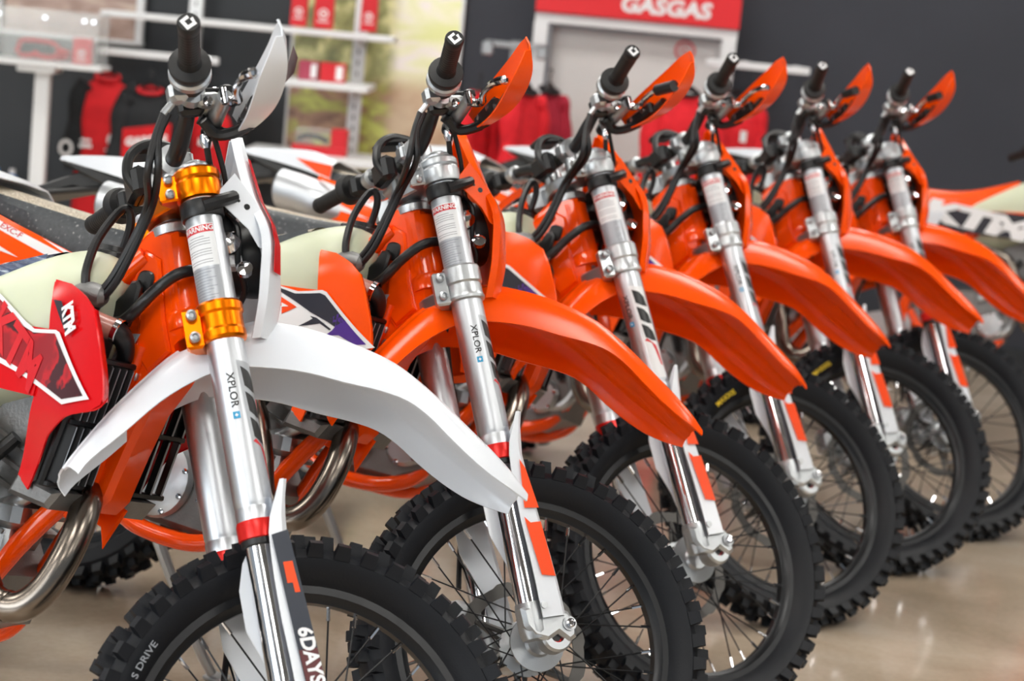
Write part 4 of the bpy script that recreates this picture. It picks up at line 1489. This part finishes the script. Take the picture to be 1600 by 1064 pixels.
def box_thing(name, label, cat_, parts, group=None):
    """parts: (part name, [(material, centre, size, bevel)])"""
    c = parts[0][1][0][1]
    t = thing(name, label, cat_, (c[0], c[1], 0), group=group)
    for pn, bx in parts:
        g = G()
        for m, cc, d, bv in bx:
            g.mat(m).box((cc[0] - c[0], cc[1] - c[1], cc[2]), d, bev=bv)
        obj(pn, g.mesh(pn), t)
    return t


# framed trail photograph, upper left
t = box_thing('framed_poster', 'framed trail photograph with white frame, upper left behind the display case', 'poster',
              [('frame', [('shelfwhite', (-1.852, 10.34, 1.47), (.035, .05, .66), .004), ('shelfwhite', (-2.5, 10.34, 1.47), (.02, .05, .66), .004), ('shelfwhite', (-2.17, 10.34, 1.139), (.68, .05, .02), .004), ('shelfwhite', (-2.17, 10.34, 1.80), (.68, .05, .03), .004)])])
g = G().mat(poster_mat('trail_print_small', False)); g.box((-2.175 + 1.852, 10.35 - 10.34, 1.465), (.61, .02, .63)); obj('print', g.mesh('print'), t)
# display stand with shelf
t = box_thing('display_stand', 'white pedestal post with a white shelf top at the left', 'display stand',
              [('shelf', [('shelfwhite', (-2.27, 9.74, 1.034), (.78, .24, .022), .004)]),
               ('plate', [('shelfwhite', (-2.165, 9.72, 1.010), (.165, .16, .028), .004)]),
               ('post', [('shelfwhite', (-2.146, 9.72, .50), (.065, .05, .995), .004)]),
               ('base', [('shelfwhite', (-2.146, 9.72, .006), (.34, .26, .012), .003)])])
t = thing('display_case', 'clear acrylic box case on the white shelf at upper left', 'display case', (-2.13, 9.74, 1.045))
for nm, c, d in (('front_pane', (0, -.12, .11), (.46, .004, .22)), ('back_pane', (0, .12, .11), (.46, .004, .22)), ('side_pane', (-.228, 0, .11), (.004, .236, .22)), ('side_pane', (.228, 0, .11), (.004, .236, .22)), ('lid', (0, 0, .222), (.464, .244, .005))):
    g = G().mat('acrylic'); g.box(c, d); obj(nm, g.mesh(nm), t)
g = G().mat('chrome')
for x in (-.2, 0, .17, .21):
    g.cyl((x, -.124, .19), (x, -.132, .19), .008, n=10)
obj('fixing', g.mesh('fixing'), t)
t = thing('goggles', 'red framed riding goggles with dark lens inside the clear case', 'goggles', (-2.18, 9.73, 1.046))
g = G().mat('redcard'); g.tube(cat([(-.085, .02, .05), (-.07, -.02, .078), (0, -.035, .085), (.07, -.02, .078), (.085, .02, .05), (.065, -.02, .018), (.018, -.04, .022), (0, -.04, .034), (-.018, -.04, .022), (-.065, -.02, .018)], 4, True), .010, 8); obj('frame', g.mesh('frame'), t)
g = G().mat('black'); g.loft([[Vector((x, -.03 + .0 * z, z)) for x, z in ((-.075, .03), (-.06, .072), (0, .08), (.06, .072), (.075, .03), (0, .03))], [Vector((x * .9, -.045, z)) for x, z in ((-.075, .032), (-.06, .07), (0, .077), (.06, .07), (.075, .032), (0, .034))]]); obj('lens', g.mesh('lens'), t)
g = G().mat('redcard'); g.tube(cat([(.085, .0, .05), (.12, .04, .04), (.10, .085, .02), (.0, .09, .018), (-.10, .085, .025), (-.085, .0, .05)], 5), .014, 6); obj('strap', g.mesh('strap'), t)
# small red products


def red_box(label, x, y, z0, w2, d, h, m='redcard', group='red product boxes on the wall display', mark='emblem'):
    t = thing('product_box', label, 'box', (x, y, z0), group=group)
    g = G().mat(m); g.box((0, 0, h / 2), (w2, d, h), bev=.003); obj('carton', g.mesh('carton'), t)
    g = G().mat('whiteink'); yy = -d / 2 - .0012
    if mark == 'emblem':
        r = min(w2 * .26, h * .16)
        rings = []
        for q in (r, r * .72):
            rings.append([Vector((q * math.cos(2 * PI * k / 18), yy, h * .42 + q * math.sin(2 * PI * k / 18))) for k in range(18)])
        g.loft(rings, True, False)
        g.box((0, yy, h * .42), (r * .7, .0008, r * .5))
        g.text('GASGAS', w2 * .16, lambda a, b2: Vector((a, yy, h * .42 - r * 1.6 + b2)), bold=.0005)
    else:
        g.box((w2 * .28, yy, h * .5), (w2 * .28, .001, h * .7))
    obj('label', g.mesh('label'), t)


red_box('small red box with white emblem beside the goggles in the case', -1.985, 9.74, 1.046, .080, .06, .112)
red_box('tall red box with white emblem, leftmost on the upper shelf', -1.094, 10.1, 1.292, .072, .07, .16)
red_box('tall red box with white emblem, middle one on the upper shelf', -.982, 10.1, 1.292, .085, .07, .16)
red_box('tall red box with white emblem, right of the shelf post', -.778, 10.1, 1.298, .072, .07, .16)
red_box('dull red box at the left of the middle shelf', -1.010, 9.9, 1.064, .088, .08, .085, 'pinkcard', mark='none')
red_box('bright red box with white panel on the middle shelf', -.902, 9.9, 1.064, .11, .08, .085, mark='none')
t = thing('open_box', 'open red tray box holding a dark lens pack on the lowest shelf', 'box', (-.925, 9.8, .748))
g = G().mat('redcard'); g.box((0, 0, .018), (.24, .12, .036), bev=.003); g.box((.085, 0, .075), (.07, .11, .085), bev=.003); obj('tray', g.mesh('tray'), t)
g = G().mat('acrylic'); g.box((-.03, 0, .075), (.16, .10, .08), bev=.01); obj('clear_cover', g.mesh('clear_cover'), t)
g = G().mat('black'); g.tube(cat([(-.10, -.01, .06), (-.06, -.03, .078), (-.01, -.03, .075), (.03, -.01, .06)], 5), [.012, .02, .02, .012], 12); obj('lens', g.mesh('lens'), t)
# gridwall uprights, bar, shelves
for x, lab in ((-1.582, 'white upright rack post behind the white-fendered bike'), (-.823, 'white upright rack post between the red boxes'), ):
    t = thing('rack_post', lab, 'post', (x, 10.25, 0))
    g = G().mat('shelfwhite'); g.box((0, 0, 1.1), (.06, .05, 2.2), bev=.004); obj('upright', g.mesh('upright'), t)
    g = G().mat('black')
    for k in range(40):
        g.box((0, -.0255, .2 + k * .05), (.008, .002, .02))
    obj('slot', g.mesh('slot'), t, None, kind='stuff')
t = box_thing('shelf', 'long narrow white shelf running at the top across both posts', 'shelf',
              [('board', [('shelfwhite', (-1.31, 10.1, 1.272), (1.32, .24, .028), .005)]), ('bracket', [('shelfwhite', (-1.582, 10.18, 1.245), (.02, .10, .04), .002), ('shelfwhite', (-.823, 10.18, 1.245), (.02, .10, .04), .002)])], 'white wall shelves')
t = box_thing('shelf', 'white middle shelf holding two red boxes', 'shelf',
              [('board', [('shelfwhite', (-.93, 9.98, 1.049), (.40, .46, .030), .005)]), ('bracket', [('shelfwhite', (-.823, 10.12, 1.02), (.02, .2, .04), .002)])], 'white wall shelves')
t = box_thing('shelf', 'white lowest shelf holding the open red tray', 'shelf',
              [('board', [('shelfwhite', (-.95, 9.86, .731), (.60, .50, .034), .005)]), ('bracket', [('shelfwhite', (-.823, 10.08, .70), (.02, .2, .04), .002)])], 'white wall shelves')
t = box_thing('hanging_rail', 'short white garment rail above the black and red jerseys', 'rail',
              [('bar', [('shelfwhite', (-1.70, 10.02, 1.104), (.54, .03, .032), .003)]), ('arm', [('shelfwhite', (-1.582, 10.12, 1.104), (.02, .16, .03), .002)])], 'white garment rails')
t = box_thing('hanging_rail', 'white garment rail right of the red sign', 'rail',
              [('bar', [('shelfwhite', (.97, 9.9, 1.308), (.46, .03, .032), .003)]), ('arm', [('shelfwhite', (1.18, 10.1, 1.308), (.02, .42, .03), .002), ('shelfwhite', (.94, 10.1, 1.308), (.02, .42, .03), .002)])], 'white garment rails')
# large woodland print
t = box_thing('wall_poster', 'large woodland trail print behind the shelves of red boxes', 'poster',
              [('edge', [('shelfwhite', (-.368, 10.37, 1.25), (.016, .03, 1.2), .002), ('shelfwhite', (-1.145, 10.37, 1.25), (.012, .03, 1.2), .002)])])
g = G().mat(poster_mat('trail_print_large', True)); g.box((-.757 + .368, .005, 1.25), (.765, .02, 1.2)); obj('print', g.mesh('print'), t)


def garment(label, x, y, ztop, zhem, w2, tilt, body, sleeve, collar, front=None, group=None, cat_='jersey', name='jersey', sl=.62, seed=0, puff=.05):
    t = thing(name, label, cat_, (x, y, 0), group=group)
    t.rotation_euler = (0, 0, tilt)
    rnd = random.Random(seed)
    ph = [rnd.uniform(0, 6) for _ in range(4)]
    H = ztop - zhem; n = 40
    def ring(k, m=30):
        u = k / m
        z = ztop - u * H
        if u < .12:
            hw = w2 * (.30 + .70 * math.sin(u / .12 * PI / 2))
        else:
            hw = w2 * (1 - .05 * math.sin((u - .12) * 3)) + .012 * u
        dp = puff * (.35 + .75 * smooth01(u / .2)) * (1 + .1 * u)
        out = []
        for q in range(n):
            a = 2 * PI * q / n
            f = 1 + .10 * u * math.sin(5 * a + ph[0] + u * 2) + .06 * u * math.sin(9 * a + ph[1])
            out.append(Vector((hw * math.cos(a) * (1 + .02 * math.sin(7 * a + ph[2])), dp * f * math.copysign(abs(math.sin(a)) ** .7, math.sin(a)), z)))
        return out
    g = G().mat(body); g.loft([ring(k) for k in range(31)], True, True); obj('torso', g.mesh('torso', 60), t)
    for s in (-1, 1):
        g = G().mat(sleeve)
        P = cat([(s * w2 * .72, 0, ztop - .045 * H), (s * w2 * .98, 0, ztop - .12 * H), (s * w2 * 1.08, -.01, ztop - .35 * H), (s * w2 * 1.13, -.02, ztop - sl * H)], 6)
        g.tube(P, [.045 + .012 * math.sin(i * .9 + ph[3]) * (i / len(P)) if 0 < i else .035 for i in range(len(P))], 14)
        obj('sleeve', g.mesh('sleeve', 60), t)
    g = G().mat(collar)
    g.tube(cat([(.052 * math.cos(a), .035 * math.sin(a), ztop + .004 - .012 * math.sin(-a)) for a in [2 * PI * k / 10 for k in range(10)]], 4, True), .0095, 8)
    obj('collar', g.mesh('collar', 60), t)
    g = G().mat('black'); g.tube(cat([(-w2 * .6, 0, ztop - .02), (0, 0, ztop + .035), (w2 * .6, 0, ztop - .02)], 6), .006, 6)
    g.tube(cat([(0, 0, ztop + .035), (0, 0, ztop + .07), (.012, 0, ztop + .085), (0, 0, ztop + .098), (-.012, 0, ztop + .088)], 4), .003, 6)
    obj('hanger', g.mesh('hanger', 60), t)
    if front:
        front(t, -puff * 1.26)
    return t


def mark(t, nm, m, fn):
    g = G().mat(m); fn(g); obj(nm, g.mesh(nm), t)


def roundel(g, x, y, z, r, k=1.2):
    rings = [[Vector((x + q * math.cos(2 * PI * a / 16), y, z + k * q * math.sin(2 * PI * a / 16))) for a in range(16)] for q in (r, r * .6)]
    g.loft(rings, True, False)


def front1(t, yy):
    mark(t, 'chest_mark', 'whiteink', lambda g: g.box((-.075, yy, .70), (.045, .002, .012)))
    mark(t, 'chest_mark', 'whiteink', lambda g: g.box((-.075, yy, .675), (.055, .002, .016)))
    mark(t, 'chest_mark', 'whiteink', lambda g: g.box((.045, yy, .665), (.065, .002, .010)))
    mark(t, 'emblem', 'whiteink', lambda g: roundel(g, .045, yy - .001, .712, .026))
    mark(t, 'sleeve_emblem', 'whiteink', lambda g: roundel(g, -.16, yy - .012, .66, .032))


garment('red front jersey with black sleeves and white emblems, leftmost under the rail', -1.925, 10.03, .985, .30, .118, .12, 'jerseyred', 'blackcloth', 'redcard', front1, 'black and red jerseys on the left rail', seed=1)


def front2(t, yy):
    q = [(-.105, .78), (.105, .82), (.108, .34), (-.102, .34)]
    mark(t, 'chest_band', 'jerseyred', lambda g: g.loft([[Vector((a, yy, b2)) for a, b2 in q], [Vector((a, yy - .003, b2)) for a, b2 in q]]))
    mark(t, 'lettering', 'whiteink', lambda g: g.text('GASGAS', .048, lambda a, b2: Vector((a, yy - .006, .735 + b2 + a * .15)), bold=.003))
    mark(t, 'sleeve_mark', 'whiteink', lambda g: g.box((-.15, yy - .01, .60), (.05, .002, .06)))


def front3(t, yy):
    mark(t, 'chest_mark', 'whiteink', lambda g: g.box((-.02, yy, .74), (.06, .002, .03)))


def front4(t, yy):
    mark(t, 'chest_mark', 'whiteink', lambda g: g.box((.05, yy, 1.0), (.03, .002, .05)))
    mark(t, 'chest_mark', 'whiteink', lambda g: g.box((.0, yy, .88), (.02, .002, .03)))


garment('black jersey with a red chest band and white lettering', -1.70, 9.86, .95, .32, .115, .12, 'blackcloth', 'blackcloth', 'redcard', front2, 'black and red jerseys on the left rail', seed=2)
garment('black and red jersey half hidden behind the nearest handlebar', -1.445, 10.03, .93, .32, .110, .12, 'jerseyred', 'blackcloth', 'blackcloth', front3, 'black and red jerseys on the left rail', seed=3)
# hoodie rack between poster and sign
t = thing('garment_rack', 'chrome double bar rack with red sweatshirts, left of the red sign', 'rack', (-.09, 9.75, 0))
g = G().mat('chrome')
for x in (-.13, .10):
    g.tube([(x, .30, 1.30), (x, -.25, 1.29)], .012, 8)
obj('bar', g.mesh('bar'), t)
for x in (-.13, .10):
    g = G().mat('cast'); g.box((x, -.25, 1.285), (.05, .03, .06), bev=.008); obj('end_stop', g.mesh('end_stop'), t)
g = G().mat('cast'); g.box((-.015, .2, 1.30), (.27, .03, .03), bev=.004); obj('crossbar', g.mesh('crossbar'), t)
g = G().mat('cast'); g.box((-.015, .32, .66), (.05, .03, 1.32), bev=.004); g.box((-.06, .2, .01), (.16, .3, .02), bev=.004); obj('upright', g.mesh('upright'), t)
for k, (x, y, z, m, lab) in enumerate([(-.235, 9.38, 1.08, 'redcloth', 'red sweatshirt hanging at the left of the sweatshirt rack'), (-.135, 9.74, 1.12, 'crimson', 'crimson sweatshirt second in the rack left of the sign'),
                                        (-.035, 9.38, 1.12, 'redcloth', 'red sweatshirt with deep folds, third in the rack left of the sign'), (.060, 9.74, 1.12, 'crimson', 'crimson sweatshirt at the right end of the rack left of the sign')]):
    garment(lab, x, y, z, .42, .10, 1.05 - .04 * k, m, m, 'blackcloth' if k > 1 else m, None, 'sweatshirts on the rack left of the sign', 'sweatshirt', 'sweatshirt', .75, 10 + k, .036)
# sign unit
t = box_thing('sign_frame', 'white framed display unit under a red header sign', 'display unit',
              [('frame', [('shelfwhite', (.428, 10.2, 1.435), (.92, .10, .045), .004), ('shelfwhite', (-.002, 10.2, .73), (.065, .10, 1.38), .004), ('shelfwhite', (.854, 10.2, .73), (.065, .10, 1.38), .004), ('shelfwhite', (.428, 10.2, .03), (.92, .10, .06), .004)])])
g = G().mat('mirror'); g.box((0, .04, .73), (.80, .015, 1.36)); obj('panel', g.mesh('panel'), t)
g = G().mat('greyink'); g.box((-.388, -.01, .73), (.02, .06, 1.36), bev=.002); g.box((0, -.01, 1.405), (.79, .05, .012)); obj('inner_edge', g.mesh('inner_edge'), t)
g = G().mat('redink')
rings = [[Vector((.235 + q * math.cos(2 * PI * k / 24), .031, 1.345 + q * math.sin(2 * PI * k / 24))) for k in range(24)] for q in (.048, .036)]
g.loft(rings, True, False)
g.text('G', .06, lambda a, b2: Vector((.235 + a, .030, 1.345 + b2)), bold=.001)
g.text('GASGAS', .030, lambda a, b2: Vector((.235 + a, .030, 1.268 + b2)), bold=.0005)
obj('logo', g.mesh('logo'), t)
t = thing('header_sign', 'red header sign reading GASGAS in white letters', 'sign', (.428, 10.19, 1.46))
g = G().mat('signred'); g.box((0, 0, .105), (.925, .12, .21), bev=.003); obj('board', g.mesh('board'), t)
g = G().mat('whiteink'); g.text('GASGAS', .098, lambda a, b2: Vector((.125 + a, -.0625, .066 + b2)), shear=.12, bold=.004, sx=1.12); obj('lettering', g.mesh('lettering'), t)
# jackets on right rail
for k, (x, y, z, lab) in enumerate([(.65, 9.62, 1.17, 'bright red jacket with black collar in front of the white display unit'), (.86, 9.84, 1.17, 'red jacket with white chest marks, under the right rail')]):
    garment(lab, x, y, z, .42, .135, .25, 'redcloth', 'redcloth', 'blackcloth', front4 if k else None, 'red jackets on the right rail', 'jacket', 'jacket', .7, 20 + k, .06)
# low shelf with bottles at far left edge
t = box_thing('shelf', 'low dark shelf at the far left edge', 'shelf', [('board', [('black', (-2.75, 10.15, .40), (.95, .28, .03), .004)]), ('bracket', [('black', (-2.4, 10.2, .36), (.02, .2, .06), .002), ('black', (-3.1, 10.2, .36), (.02, .2, .06), .002)])])
for k, (x, m, lab) in enumerate([(-2.345, 'bluebottle', 'blue and white spray bottle on the low shelf at the far left'), (-2.42, 'whiteink', 'white bottle with a blue cap beside the blue spray bottle')]):
    t = thing('bottle', lab, 'bottle', (x, 10.1, .415))
    g = G().mat(m); g.lathe([(0, 0), (.026, 0), (.028, .005), (.028, .07), (.012, .09), (0, .09)], (0, 0, 0), (0, 0, 1), 18); obj('body', g.mesh('body'), t)
    g = G().mat('whiteink' if k == 0 else 'bluebottle'); g.lathe([(0, .088), (.013, .088), (.013, .112), (0, .114)], (0, 0, 0), (0, 0, 1), 14); obj('cap', g.mesh('cap'), t)
